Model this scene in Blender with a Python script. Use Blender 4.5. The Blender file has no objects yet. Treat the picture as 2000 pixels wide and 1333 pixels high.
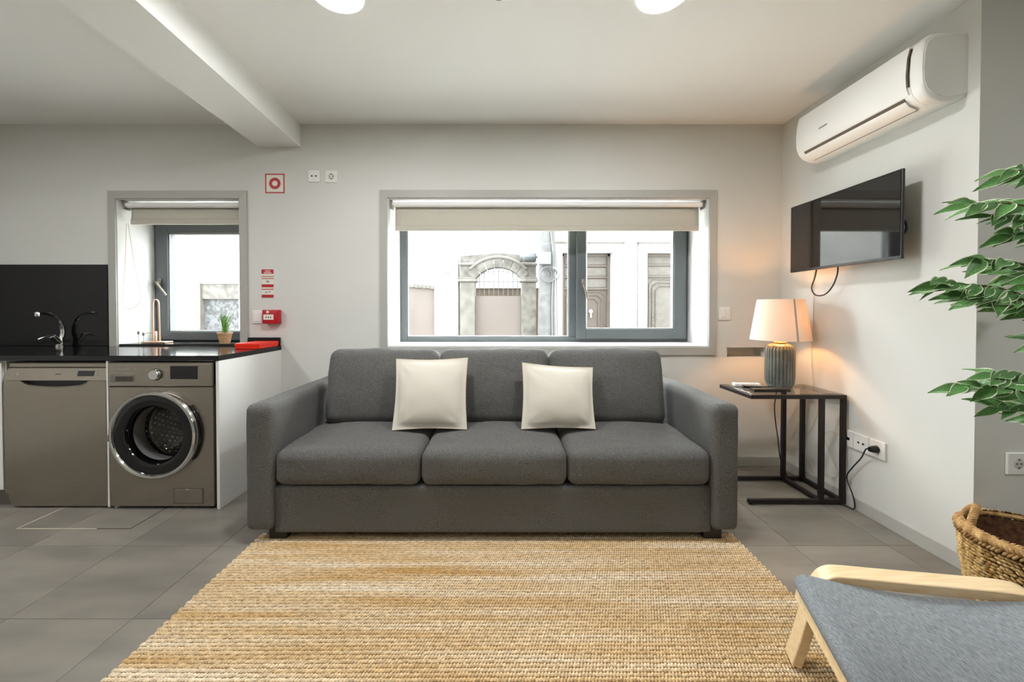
import bpy, bmesh, math, random
import numpy as np
from mathutils import Vector, Matrix, noise as mnoise

random.seed(7)
S = bpy.context.scene
COL = S.collection
PI = math.pi

# ------------------------------------------------------------------ camera
cam_d = bpy.data.cameras.new('camera')
cam = bpy.data.objects.new('camera', cam_d); COL.objects.link(cam)
cam_d.sensor_width = 36.0
cam_d.lens = 785.0/2000.0*36.0
cam_d.shift_x = 12.0/2000.0
cam_d.shift_y = -49.2/2000.0
cam_d.clip_start = 0.02
cam.location = (0, 0, 1.15)
cam.rotation_euler = (math.radians(90-0.82), 0, 0)
S.camera = cam

# ------------------------------------------------------------------ world, sun, exposure
w = bpy.data.worlds.new('world'); S.world = w; w.use_nodes = True
bg = w.node_tree.nodes['Background']
bg.inputs['Color'].default_value = (0.93, 0.97, 1.0, 1)
bg.inputs['Strength'].default_value = 28.0
sun_d = bpy.data.lights.new('sun', 'SUN'); sun_d.energy = 18.0; sun_d.angle = math.radians(6)
sun_d.color = (1.0, 0.96, 0.9)
sun = bpy.data.objects.new('sun', sun_d); COL.objects.link(sun)
sun.rotation_euler = (math.radians(32), 0, math.radians(-74))
S.view_settings.view_transform = 'Standard'
S.view_settings.look = 'None'
S.view_settings.gamma = 1.0
S.view_settings.use_curve_mapping = False
S.view_settings.exposure = 0.0
LAMP_STRENGTH = 205.0

# ------------------------------------------------------------------ materials
MATS = {}
def srgb(h):
    h = h.lstrip('#')
    out = []
    for i in (0, 2, 4):
        c = int(h[i:i+2], 16)/255.0
        out.append(c/12.92 if c <= 0.04045 else ((c+0.055)/1.055)**2.4)
    return tuple(out)+(1,)
def mat(name, col, rough=0.5, metal=0.0, col2=None, nscale=5.0, nstretch=(1,1,1), ndetail=3, bump=0.0, bscale=200.0,
        bstretch=(1,1,1), spec=0.5, emit=None, estr=0.0, coat=0.0, lo=0.35, hi=0.65, trans=0.0, sub=0.0, aniso=0.0):
    if name in MATS: return MATS[name]
    m = bpy.data.materials.new(name); m.use_nodes = True
    nt = m.node_tree; N = nt.nodes; L = nt.links
    b = N['Principled BSDF']
    c = srgb(col) if isinstance(col, str) else col
    b.inputs['Base Color'].default_value = c
    b.inputs['Roughness'].default_value = rough
    b.inputs['Metallic'].default_value = metal
    b.inputs['Specular IOR Level'].default_value = spec
    b.inputs['Coat Weight'].default_value = coat
    b.inputs['Transmission Weight'].default_value = trans
    b.inputs['Anisotropic'].default_value = aniso
    if emit:
        b.inputs['Emission Color'].default_value = srgb(emit); b.inputs['Emission Strength'].default_value = estr
    tc = N.new('ShaderNodeTexCoord')
    if col2:
        mp = N.new('ShaderNodeMapping'); mp.inputs['Scale'].default_value = nstretch
        L.new(tc.outputs['Object'], mp.inputs['Vector'])
        nz = N.new('ShaderNodeTexNoise'); nz.inputs['Scale'].default_value = nscale; nz.inputs['Detail'].default_value = ndetail
        L.new(mp.outputs['Vector'], nz.inputs['Vector'])
        cr = N.new('ShaderNodeValToRGB')
        cr.color_ramp.elements[0].position = lo; cr.color_ramp.elements[0].color = c
        cr.color_ramp.elements[1].position = hi; cr.color_ramp.elements[1].color = srgb(col2) if isinstance(col2, str) else col2
        L.new(nz.outputs['Fac'], cr.inputs['Fac']); L.new(cr.outputs['Color'], b.inputs['Base Color'])
    if bump > 0:
        mp2 = N.new('ShaderNodeMapping'); mp2.inputs['Scale'].default_value = bstretch
        L.new(tc.outputs['Object'], mp2.inputs['Vector'])
        n2 = N.new('ShaderNodeTexNoise'); n2.inputs['Scale'].default_value = bscale; n2.inputs['Detail'].default_value = 2
        L.new(mp2.outputs['Vector'], n2.inputs['Vector'])
        bp = N.new('ShaderNodeBump'); bp.inputs['Strength'].default_value = bump; bp.inputs['Distance'].default_value = 0.002
        L.new(n2.outputs['Fac'], bp.inputs['Height']); L.new(bp.outputs['Normal'], b.inputs['Normal'])
    MATS[name] = m
    return m
def glass_mat(name, tint=(1,1,1,1), gloss=0.0, ior=1.5, rough=0.0):
    if name in MATS: return MATS[name]
    m = bpy.data.materials.new(name); m.use_nodes = True
    nt = m.node_tree; N = nt.nodes; L = nt.links
    for n in list(N):
        if n.type == 'BSDF_PRINCIPLED': N.remove(n)
    out = N['Material Output']
    t = N.new('ShaderNodeBsdfTransparent'); t.inputs['Color'].default_value = tint
    g = N.new('ShaderNodeBsdfGlossy'); g.inputs['Roughness'].default_value = rough
    f = N.new('ShaderNodeFresnel')
    geo = N.new('ShaderNodeNewGeometry'); im = N.new('ShaderNodeMapRange')   # same reflectance on both faces of a thin sheet
    im.inputs['To Min'].default_value = ior; im.inputs['To Max'].default_value = 1.0/ior
    L.new(geo.outputs['Backfacing'], im.inputs['Value']); L.new(im.outputs['Result'], f.inputs['IOR'])
    mx = N.new('ShaderNodeMixShader')
    L.new(f.outputs['Fac'], mx.inputs['Fac']); L.new(t.outputs['BSDF'], mx.inputs[1]); L.new(g.outputs['BSDF'], mx.inputs[2])
    L.new(mx.outputs['Shader'], out.inputs['Surface'])
    MATS[name] = m
    return m
def translucent_mat(name, col, fac=0.5, col_t=None, bscale=500):
    if name in MATS: return MATS[name]
    m = bpy.data.materials.new(name); m.use_nodes = True
    nt = m.node_tree; N = nt.nodes; L = nt.links
    for n in list(N):
        if n.type == 'BSDF_PRINCIPLED': N.remove(n)
    out = N['Material Output']
    d = N.new('ShaderNodeBsdfDiffuse'); d.inputs['Color'].default_value = srgb(col)
    t = N.new('ShaderNodeBsdfTranslucent'); t.inputs['Color'].default_value = srgb(col_t or col)
    tc = N.new('ShaderNodeTexCoord'); nz = N.new('ShaderNodeTexNoise'); nz.inputs['Scale'].default_value = bscale
    L.new(tc.outputs['Object'], nz.inputs['Vector'])
    bp = N.new('ShaderNodeBump'); bp.inputs['Strength'].default_value = 0.15; bp.inputs['Distance'].default_value = 0.001
    L.new(nz.outputs['Fac'], bp.inputs['Height']); L.new(bp.outputs['Normal'], d.inputs['Normal'])
    mx = N.new('ShaderNodeMixShader'); mx.inputs['Fac'].default_value = fac
    L.new(d.outputs['BSDF'], mx.inputs[1]); L.new(t.outputs['BSDF'], mx.inputs[2])
    L.new(mx.outputs['Shader'], out.inputs['Surface'])
    MATS[name] = m
    return m

M_WALL = mat('wall_paint', '#DADAD4', 0.75, col2='#D6D6CF', nscale=1.5, bump=0.06, bscale=120)
M_CEIL = mat('ceiling_paint', '#F0F0EC', 0.8, bump=0.04, bscale=120)
M_BASE = mat('baseboard_paint', '#B9B8B1', 0.55)
M_TRIM = mat('window_trim_paint', '#B0AFA7', 0.5)
M_REVEAL = mat('reveal_paint', '#DCDCDA', 0.6)
M_ALU = mat('anthracite_aluminium', '#5C6162', 0.42, 0.2)
M_GASKET = mat('glazing_bead', '#C9CACA', 0.35, 0.3)
M_GROUT = mat('grout', '#77736A', 0.9)
M_GROUTL = mat('pale_grout', '#BFB6A2', 0.9)
M_GROUTD = mat('dark_grout', '#3F3B34', 0.9)
M_TILE = mat('floor_tile', '#77726A', 0.42, col2='#8A847A', nscale=2.4, nstretch=(1.0,3.2,1), ndetail=6, bump=0.10, bscale=60)
M_SOFA = mat('sofa_fabric', '#3D3D3B', 0.95, col2='#7B7A77', nscale=380, ndetail=2, bump=0.35, bscale=600, spec=0.12, lo=0.3, hi=0.7)
_p = M_SOFA.node_tree.nodes['Principled BSDF']
_p.inputs['Sheen Weight'].default_value = 0.12; _p.inputs['Sheen Roughness'].default_value = 0.35
M_PILLOW = mat('pillow_cotton', '#D5D0C3', 0.9, bump=0.1, bscale=900, spec=0.15)
M_PIPING = mat('pillow_seam', '#CBBFA6', 0.9)
M_BLACK = mat('black_plastic', '#121213', 0.4)
M_DARKMETAL = mat('dark_brown_steel', '#2A2423', 0.42, 0.4)
M_STEEL = mat('brushed_steel', '#A29A8E', 0.27, 0.92, col2='#9A9286', nscale=40, nstretch=(0.3,1,20), bump=0.012, bscale=90, bstretch=(1,1,20))
M_STEELD = mat('dull_steel', '#857F75', 0.45, 0.75)
M_CHROME = mat('chrome', '#D8D8D6', 0.08, 1.0)
M_GLOSSBLK = mat('gloss_black', '#050506', 0.06, spec=0.6)
M_GRANITE = mat('black_granite', '#0A0A0B', 0.10, col2='#1C1C1F', nscale=260, ndetail=4, lo=0.5, hi=0.8, spec=0.4)
M_WHITEP = mat('white_plastic', '#EDECE7', 0.4)
M_ACW = mat('appliance_white', '#EFEFEA', 0.35)
M_ACG = mat('appliance_end_grey', '#C9C6BB', 0.5)
M_LAM = mat('white_laminate', '#E8E7E1', 0.35)
M_RED = mat('sign_red', '#B5121B', 0.4)
M_REDBOX = mat('red_box', '#F22A10', 0.4)
M_SIGNW = mat('sign_white', '#E6E4D6', 0.5)
M_INK = mat('dark_ink', '#4A4A46', 0.6)
M_INKL = mat('grey_ink', '#8B8A82', 0.6)
M_BIRCH = mat('birch_veneer', '#E8CFA6', 0.42, col2='#DDBF90', nscale=14, nstretch=(0.6,6,6), ndetail=4)
M_CHAIRF = mat('chair_fabric', '#6B6F72', 0.95, col2='#8F9395', nscale=70, nstretch=(7,1,7), ndetail=4, bump=0.3, bscale=500, spec=0.1)
M_BASKET = mat('seagrass', '#C3A06A', 0.85, col2='#8A6233', nscale=35, ndetail=3, bump=0.3, bscale=300)
M_BASKETD = mat('basket_lining', '#6E4A2C', 0.9, col2='#4A2F1B', nscale=60)
M_LAMPC = mat('glazed_ceramic', '#565A55', 0.22, col2='#6A6D67', nscale=10, coat=0.4)
M_BRASS = mat('brushed_brass', '#D9AE72', 0.3, 0.8)
M_COPPER = mat('rose_metal', '#E3C3AC', 0.3, 0.5)
M_CABLEB = mat('black_cable', '#1C1A19', 0.5)
M_CABLEC = mat('cream_cable', '#D8C8A6', 0.5)
M_LEAF = mat('leaf_green', '#74A661', 0.4, col2='#4A7E3E', nscale=30, ndetail=2)
M_LEAFE = mat('leaf_margin', '#E2E9CC', 0.5)
M_BARK = mat('bark', '#6B5138', 0.85, col2='#503B28', nscale=40)
M_GRASS = mat('grass_blade', '#7DAA58', 0.5, col2='#5E8E42', nscale=60)
M_POTT = mat('tan_pot', '#C9A27C', 0.8, col2='#B98D66', nscale=60)
M_POTW = mat('white_pot', '#D9D7D0', 0.6)
M_SOIL = mat('soil', '#3B2C20', 0.95)
M_GLASS = glass_mat('window_glass', (0.97,0.985,0.98,1))
M_TGLASS = glass_mat('table_glass', (0.97,0.98,0.975,1), ior=1.6)
M_DGLASS = glass_mat('door_glass', (0.86,0.86,0.87,1), ior=1.5)
M_SHADE = translucent_mat('linen_shade', '#E3DDD0', 0.27, '#F0DCBC')
M_BLIND = translucent_mat('blind_fabric', '#C9C5B9', 0.22, '#D8D3C4')
M_SEAM = mat('shade_seam', '#A79F8E', 0.9)
M_LED = mat('led_diffuser', '#FFFFFF', 0.5, emit='#FCFCFF', estr=LAMP_STRENGTH)
M_SCREEN = mat('tv_screen', '#0B0908', 0.05, spec=0.9)
M_TVB = mat('tv_bezel', '#15110F', 0.3)

# ------------------------------------------------------------------ mesh helpers
class MB:
    """collects shapes (metres, world frame) for ONE mesh"""
    def __init__(s): s.v = []; s.f = []; s.mi = []; s.cur = 0
    def add(s, vs, fs):
        o = len(s.v); s.v += [tuple(p) for p in vs]
        s.f += [tuple(i+o for i in f) for f in fs]; s.mi += [s.cur]*len(fs); return s
    def bm(s, b, M=None):
        if M is not None: b.transform(M)
        b.verts.index_update()
        s.add([v.co.copy() for v in b.verts], [[v.index for v in f.verts] for f in b.faces]); b.free(); return s
    def box(s, x0, x1, y0, y1, z0, z1, bev=0.0, seg=2, M=None):
        b = bmesh.new(); bmesh.ops.create_cube(b, size=1.0)
        for v in b.verts:
            v.co = Vector(((x0+x1)/2+v.co.x*(x1-x0), (y0+y1)/2+v.co.y*(y1-y0), (z0+z1)/2+v.co.z*(z1-z0)))
        if bev > 0: bmesh.ops.bevel(b, geom=b.edges[:], offset=bev, segments=seg, affect='EDGES', profile=0.5)
        return s.bm(b, M)
    def prism(s, poly, axis, a0, a1):
        """poly: 2-D points; axis 'x': (y,z), 'y': (x,z), 'z': (x,y)"""
        def P(p, a):
            return {'x': (a,p[0],p[1]), 'y': (p[0],a,p[1]), 'z': (p[0],p[1],a)}[axis]
        n = len(poly)
        vs = [P(p,a0) for p in poly]+[P(p,a1) for p in poly]
        fs = [tuple(range(n))[::-1], tuple(range(n,2*n))]+[(i,(i+1)%n,(i+1)%n+n,i+n) for i in range(n)]
        return s.add(vs, fs)
    def lathe(s, prof, center=(0,0,0), axis='z', n=32, mod=None, M=None, cap=False):
        vs = []; fs = []
        for (r, h) in prof:
            for k in range(n):
                a = 2*PI*k/n
                rr = r*(mod(a, h) if mod else 1.0)
                p = Vector((rr*math.cos(a), rr*math.sin(a), h))
                if axis == 'y': p = Vector((p.x, p.z, p.y))
                if axis == 'x': p = Vector((p.z, p.x, p.y))
                if M is not None: p = M @ p
                vs.append(p+Vector(center))
        m = len(prof)
        for i in range(m-1):
            for k in range(n):
                k2 = (k+1) % n
                fs.append((i*n+k, i*n+k2, (i+1)*n+k2, (i+1)*n+k))
        if cap:
            fs.append(tuple(range(n))[::-1]); fs.append(tuple((m-1)*n+k for k in range(n)))
        return s.add(vs, fs)
    def tube(s, pts, r, n=8, smooth=0, closed=False):
        pts = [Vector(p) for p in pts]
        if smooth: pts = spline(pts, smooth, closed)
        rr = r if callable(r) else (lambda t: r)
        vs = []; fs = []; m = len(pts); prev = None
        for i, p in enumerate(pts):
            if closed: t = pts[(i+1) % m]-pts[i-1]
            else: t = pts[min(i+1, m-1)]-pts[max(i-1, 0)]
            t.normalize()
            if prev is None:
                u = t.cross(Vector((0,0,1)))
                if u.length < 1e-3: u = t.cross(Vector((1,0,0)))
            else: u = prev-t*prev.dot(t)
            u.normalize(); prev = u; v = t.cross(u)
            R = rr(i/(m-1))
            for k in range(n):
                a = 2*PI*k/n
                vs.append(p+u*(R*math.cos(a))+v*(R*math.sin(a)))
        for i in range(m if closed else m-1):
            for k in range(n):
                k2 = (k+1) % n; j = (i+1) % m
                fs.append((i*n+k, i*n+k2, j*n+k2, j*n+k))
        if not closed: fs += [tuple(range(n))[::-1], tuple((m-1)*n+k for k in range(n))]
        return s.add(vs, fs)
    def cushion(s, x0, x1, y0, y1, z0, z1, r=0.05, crown=0.0, front=0.0, n=20, wr=0.004, seed=0, M=None, side=0.0):
        b = bmesh.new(); bmesh.ops.create_cube(b, size=2.0)
        bmesh.ops.subdivide_edges(b, edges=b.edges[:], cuts=n, use_grid_fill=True)
        h = Vector(((x1-x0)/2, (y1-y0)/2, (z1-z0)/2)); c = Vector(((x0+x1)/2, (y0+y1)/2, (z0+z1)/2))
        for v in b.verts:
            p = v.co.copy()
            q = Vector([math.copysign(abs(p[i])**0.85, p[i])*h[i] for i in range(3)])
            inn = Vector([max(-(h[i]-r), min(h[i]-r, q[i])) for i in range(3)])
            d = q-inn
            if d.length > 1e-6: q = inn+d.normalized()*r
            u, w_, t = q.x/h.x, q.y/h.y, q.z/h.z
            q.z += crown*max(0, t)*(1-u*u)*(1-w_*w_)
            q.y -= front*max(0, -w_)*(1-u*u)*(1-t*t)
            q.x += side*u*(1-t*t)*(1-w_*w_)
            nn = mnoise.noise(Vector((q.x*9+seed*7.3, q.y*9, q.z*9)))+0.5*mnoise.noise(Vector((q.x*22, q.y*22+seed, q.z*22)))
            q += p.normalized()*nn*wr
            v.co = q+c
        return s.bm(b, M)
    def obj(s, name, material, parent=None, smooth=False, origin=None, angle=40):
        me = bpy.data.meshes.new(name)
        off = Vector((0,0,0))
        if parent is not None: off = worldloc(parent)
        elif origin is not None: off = Vector(origin)
        else:
            a = np.array(s.v); mn = a.min(0); mx = a.max(0)
            off = Vector(((mn[0]+mx[0])/2, (mn[1]+mx[1])/2, mn[2]))
        me.from_pydata([Vector(p)-off for p in s.v], [], s.f)
        mats = material if isinstance(material, (list, tuple)) else [material]
        for m in mats: me.materials.append(m)
        if len(mats) > 1: me.polygons.foreach_set('material_index', s.mi)
        b = bmesh.new(); b.from_mesh(me); bmesh.ops.recalc_face_normals(b, faces=b.faces[:]); b.to_mesh(me); b.free()
        if smooth:
            me.polygons.foreach_set('use_smooth', [True]*len(me.polygons))
            try: me.set_sharp_from_angle(angle=math.radians(angle))
            except Exception: pass
        me.update()
        o = bpy.data.objects.new(name, me); COL.objects.link(o)
        if parent is not None: o.parent = parent
        else: o.location = off
        return o
def worldloc(o):
    v = Vector((0,0,0))
    while o is not None: v += Vector(o.location); o = o.parent
    return v
def spline(pts, k, closed=False):
    out = []; n = len(pts)
    for i in range(n if closed else n-1):
        if closed: p0, p1, p2, p3 = pts[i-1], pts[i], pts[(i+1) % n], pts[(i+2) % n]
        else: p0, p1, p2, p3 = pts[max(i-1,0)], pts[i], pts[i+1], pts[min(i+2,n-1)]
        for j in range(k):
            t = j/k
            out.append(0.5*((2*p1)+(p2-p0)*t+(2*p0-5*p1+4*p2-p3)*t*t+(3*p1-p0-3*p2+p3)*t**3))
    if not closed: out.append(pts[-1])
    return out
def thing(name, label, cat, loc, group=None):
    o = bpy.data.objects.new(name, None); COL.objects.link(o); o.location = loc
    o.empty_display_size = 0.05
    o['label'] = label; o['category'] = cat
    if group: o['group'] = group
    return o
def tag(o, label, cat, group=None):
    o['label'] = label; o['category'] = cat
    if group: o['group'] = group
    return o
def struct(o, label=None):
    o['kind'] = 'structure'
    if label: o['label'] = label
    return o
def s_empty(name, loc, label=None):
    o = bpy.data.objects.new(name, None); COL.objects.link(o); o.location = loc; o.empty_display_size = 0.05
    return struct(o, label)
def wall_cells(xs, zs, holes):
    cells = []
    for i in range(len(xs)-1):
        for j in range(len(zs)-1):
            cx = (xs[i]+xs[i+1])/2; cz = (zs[j]+zs[j+1])/2
            if not any(h[0] < cx < h[1] and h[2] < cz < h[3] for h in holes):
                cells.append((xs[i], xs[i+1], zs[j], zs[j+1]))
    return cells
def holed_wall(name, x0, x1, z0, z1, y0, y1, holes, m):
    """one mesh: front, back, hole reveals and rim of a wall lying in X-Z"""
    xs = sorted(set([x0, x1]+[h[0] for h in holes]+[h[1] for h in holes]))
    zs = sorted(set([z0, z1]+[h[2] for h in holes]+[h[3] for h in holes]))
    b = MB()
    for (a, c, d, e) in wall_cells(xs, zs, holes):
        b.add([(a,y0,d),(c,y0,d),(c,y0,e),(a,y0,e)], [(0,1,2,3)])
        b.add([(a,y1,d),(c,y1,d),(c,y1,e),(a,y1,e)], [(3,2,1,0)])
    for (a, c, d, e) in holes+[(x0, x1, z0, z1)]:
        b.add([(a,y0,d),(a,y1,d),(a,y1,e),(a,y0,e)], [(0,1,2,3)])
        b.add([(c,y0,d),(c,y1,d),(c,y1,e),(c,y0,e)], [(0,1,2,3)])
        b.add([(a,y0,d),(a,y1,d),(c,y1,d),(c,y0,d)], [(0,1,2,3)])
        b.add([(a,y0,e),(a,y1,e),(c,y1,e),(c,y0,e)], [(0,1,2,3)])
    bmx = bmesh.new()
    vs = [bmx.verts.new(p) for p in b.v]
    for f in b.f: bmx.faces.new([vs[i] for i in f])
    bmesh.ops.remove_doubles(bmx, verts=bmx.verts[:], dist=1e-5)
    return MB().bm(bmx).obj(name, m)

# ================================================================== THE ROOM
XL, XR, XR2 = -4.0, 2.02, 3.3       # left wall, right wall, far right wall beyond the corner
YB, YC, YF = 2.95, 1.725, -2.6      # back wall, corner of right wall, wall behind the camera
ZC = 2.505
W1 = (-0.865, 1.485, 0.876, 1.97)   # main window opening
W2 = (-2.846, -1.944, 0.888, 1.965) # kitchen window opening
NICHE = (1.626, 1.91, 0.804, 0.875)

# floor: grout bed + tiles
floor = struct(MB().box(XL, XR2, YF, YB, -0.12, -0.002).obj('floor', M_GROUT, origin=(0,0,0)), 'grey stone tile floor')
TP = 0.465; TX0 = -2.32-4*TP; TY0 = 1.48-9*TP
tproto = None
for i in range(17):
    for j in range(13):
        x0 = max(TX0+i*TP, XL); x1 = min(TX0+(i+1)*TP, XR2); y0 = max(TY0+j*TP, YF); y1 = min(TY0+(j+1)*TP, YB)
        if x0 > XR-0.05 and y1 > YC+0.02: y1 = min(y1, YC)
        elif x1 > XR and y1 > YC: x1 = XR if y0 >= YC-0.02 else x1
        if x1-x0 < 0.03 or y1-y0 < 0.03: continue
        full = abs(x1-x0-TP) < 1e-6 and abs(y1-y0-TP) < 1e-6
        if full and tproto is not None:
            o = tproto.copy(); COL.objects.link(o); o.location = (x0, y0, 0); o.parent = floor
            continue
        g = 0.0012
        b = MB().box(g, x1-x0-g, g, y1-y0-g, -0.012, 0.0, bev=0.0008, seg=1)
        o = b.obj('tile', M_TILE, origin=(0,0,0)); o.location = (x0, y0, 0); o.parent = floor
        if full: tproto = o
# tile colour differs a little from tile to tile
nt = M_TILE.node_tree; N = nt.nodes; L = nt.links
oi = N.new('ShaderNodeObjectInfo'); hs = N.new('ShaderNodeHueSaturation')
mr = N.new('ShaderNodeMapRange'); mr.inputs['To Min'].default_value = 0.955; mr.inputs['To Max'].default_value = 1.035
L.new(oi.outputs['Random'], mr.inputs['Value']); L.new(mr.outputs['Result'], hs.inputs['Value'])
pb = N['Principled BSDF']; src = pb.inputs['Base Color'].links[0].from_socket
L.new(src, hs.inputs['Color']); L.new(hs.outputs['Color'], pb.inputs['Base Color'])
va = N.new('ShaderNodeVectorMath'); va.operation = 'ADD'
vm = N.new('ShaderNodeVectorMath'); vm.operation = 'SCALE'; vm.inputs['Scale'].default_value = 37.0
cmb = N.new('ShaderNodeCombineXYZ')
for k in range(3): L.new(oi.outputs['Random'], cmb.inputs[k])
L.new(cmb.outputs['Vector'], vm.inputs[0]); L.new(vm.outputs['Vector'], va.inputs[1])
tcn = [n for n in N if n.type == 'TEX_COORD'][0]; mpn = [n for n in N if n.type == 'MAPPING'][0]
L.new(tcn.outputs['Object'], va.inputs[0]); L.new(va.outputs['Vector'], mpn.inputs['Vector'])

# joints of the service hatch cut into the tiles
hj = MB(); hj.box(-2.572, -2.15, 2.094, 2.101, 0.0, 0.0006).box(-2.576, -2.568, 2.094, 2.5, 0.0, 0.0006)
struct(hj.obj('trim_1', M_GROUTL), 'pale filled joint of the floor hatch')
hj = MB(); hj.box(-2.15, -1.972, 2.094, 2.1, 0.0, 0.0006).box(-1.976, -1.970, 2.094, 2.5, 0.0, 0.0006)
struct(hj.obj('trim_2', M_GROUTD), 'dark joint of the floor hatch')

struct(MB().box(XL-0.2, XR2+0.2, YF-0.2, YB+0.45, ZC, ZC+0.2).obj('ceiling', M_CEIL))
# beam under the ceiling, slightly askew
b = MB()
def bxr(y): return -1.498+(2.95-y)*0.0573
def bxl(y): return -1.800+(2.95-y)*0.052
zb = 2.338
b.add([(bxl(YB),YB,zb),(bxr(YB),YB,zb),(bxr(YB),YB,ZC),(bxl(YB),YB,ZC),(bxl(YF),YF,zb),(bxr(YF),YF,zb),(bxr(YF),YF,ZC),(bxl(YF),YF,ZC)],
      [(0,1,2,3),(7,6,5,4),(0,4,5,1),(1,5,6,2),(2,6,7,3),(3,7,4,0)])
struct(b.obj('trim_3', M_CEIL), 'white painted ceiling beam')
wb = struct(holed_wall('wall_back', XL, XR, 0, ZC, YB, YB+0.42, [W1, W2], M_WALL))
# the niche is a shallow box let into the wall: cut it with a boolean
cut = MB().box(NICHE[0], NICHE[1], YB-0.05, YB+0.12, NICHE[2], NICHE[3]).obj('niche_cut', M_WALL)
bo = wb.modifiers.new('niche', 'BOOLEAN'); bo.object = cut; bo.operation = 'DIFFERENCE'; bo.solver = 'EXACT'
dg = bpy.context.evaluated_depsgraph_get(); dg.update()
newme = bpy.data.meshes.new_from_object(wb.evaluated_get(dg))
wb.modifiers.clear(); wb.data = newme
bpy.data.objects.remove(cut, do_unlink=True)

struct(MB().box(XR, XR2, YC, YB+0.42, 0, ZC).obj('wall_right', M_WALL))
struct(MB().box(XR2, XR2+0.2, YF, YC, 0, ZC).obj('wall_far_right', M_WALL))
struct(MB().box(XL-0.2, XL, YF, YB+0.42, 0, ZC).obj('wall_left', M_WALL))
struct(MB().box(XL-0.2, XR2+0.2, YF-0.2, YF, 0, ZC).obj('wall_front', mat('kitchen_front_paint', '#BDB9B0', 0.6)))
def bb(name, x0, x1, y0, y1):
    struct(MB().box(x0, x1, y0, y1, 0.0, 0.07, bev=0.002, seg=1).obj(name, M_BASE))
bb('baseboard_back', -1.63, XR-0.012, YB-0.012, YB)
bb('baseboard_right', XR-0.012, XR, YC-0.012, YB)
bb('baseboard_corner', XR, XR2, YC-0.012, YC)

# ------------------------------------------------------------------ windows
YW = 3.28
def casing(par, x0, x1, z0, z1, wdt, bottom=True):
    def tr(poly):
        MB().prism(poly, 'y', YB-0.014, YB).obj('casing_board', M_TRIM, par)
    X0, X1, Z0, Z1 = x0-wdt, x1+wdt, z0-wdt, z1+wdt
    g = 0.0006
    tr([(X0,Z1),(X1,Z1),(x1-g,z1),(x0+g,z1)])
    if bottom:
        tr([(X0,Z0),(x0,z0),(x1,z0),(X1,Z0)])
        tr([(X0,Z0+g),(X0,Z1-g),(x0,z1-g),(x0,z0+g)]); tr([(X1,Z0+g),(x1,z0+g),(x1,z1-g),(X1,Z1-g)])
    else:
        tr([(X0,z0),(X0,Z1-g),(x0,z1-g),(x0,z0)]); tr([(X1,z0),(x1,z0),(x1,z1-g),(X1,Z1-g)])
def reveal(par, x0, x1, z0, z1, sill):
    t = 0.004
    b = MB().box(x0, x0+t, YB-0.002, YW+0.02, z0, z1).box(x1-t, x1, YB-0.002, YW+0.02, z0, z1)
    b.box(x0, x1, YB-0.002, YW+0.02, z1-t, z1)
    b.obj('reveal', M_REVEAL, par)
    if sill: MB().box(x0, x1, YB-0.004, YW+0.02, z0, z0+0.014, bev=0.002, seg=1).obj('sill', M_REVEAL, par)
def frame(x0, x1, z0, z1, wl, wr, wb_, wt, y0, y1):
    b = MB()
    b.box(x0, x0+wl, y0, y1, z0, z1, bev=0.003, seg=1).box(x1-wr, x1, y0, y1, z0, z1, bev=0.003, seg=1)
    b.box(x0+wl, x1-wr, y0, y1, z0, z0+wb_, bev=0.003, seg=1).box(x0+wl, x1-wr, y0, y1, z1-wt, z1, bev=0.003, seg=1)
    return b
def bead(x0, x1, z0, z1, y, t=0.010):
    return frame(x0, x1, z0, z1, t, t, t, t, y, y+0.012)
def win_handle(par, x, z, ang):
    h = MB().box(x-0.014, x+0.014, YW-0.042, YW-0.03, z-0.035, z+0.035, bev=0.004)
    h.lathe([(0.0,-0.072),(0.011,-0.072),(0.011,-0.03)], (x, YW, z), 'y', 12)
    d = Vector((math.sin(ang), 0, -math.cos(ang)))
    p = Vector((x, YW-0.066, z))
    h.tube([p, p+d*0.05, p+d*0.125], lambda t: 0.009-0.002*t, 8)
    return h.obj('handle', M_CHROME if par.name.startswith('window_2') else M_STEELD, par, True)

w1 = s_empty('window_1', (0.31, YB, W1[2]), 'wide window over the sofa with dark grey frame')
casing(w1, *W1, 0.055); reveal(w1, *W1, True)
x0, x1, z0, z1 = W1[0]+0.004, W1[1]-0.004, W1[2]+0.014, W1[3]-0.004
fr = frame(x0, x1, z0, z1, 0.055, 0.075, 0.04, 0.08, YW, YW+0.07)
fr.box(0.515, 0.585, YW, YW+0.07, z0+0.04, z1-0.08, bev=0.003, seg=1)
fr.obj('frame', M_ALU, w1)
bead(x0+0.055, 0.515, z0+0.04, z1-0.08, YW+0.012).obj('bead', M_GASKET, w1)
MB().box(x0+0.058, 0.512, YW+0.03, YW+0.034, z0+0.045, z1-0.085).obj('pane', M_GLASS, w1)
sa = frame(0.572, x1-0.022, z0+0.026, z1-0.06, 0.076, 0.098, 0.08, 0.09, YW-0.03, YW+0.05).obj('sash', M_ALU, w1)
bead(0.648, x1-0.12, z0+0.106, z1-0.15, YW-0.018).obj('bead', M_GASKET, sa)
MB().box(0.651, x1-0.123, YW+0.0, YW+0.004, z0+0.11, z1-0.155).obj('pane', M_GLASS, sa)
win_handle(sa, 0.622, 1.365, 0.25)

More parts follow.
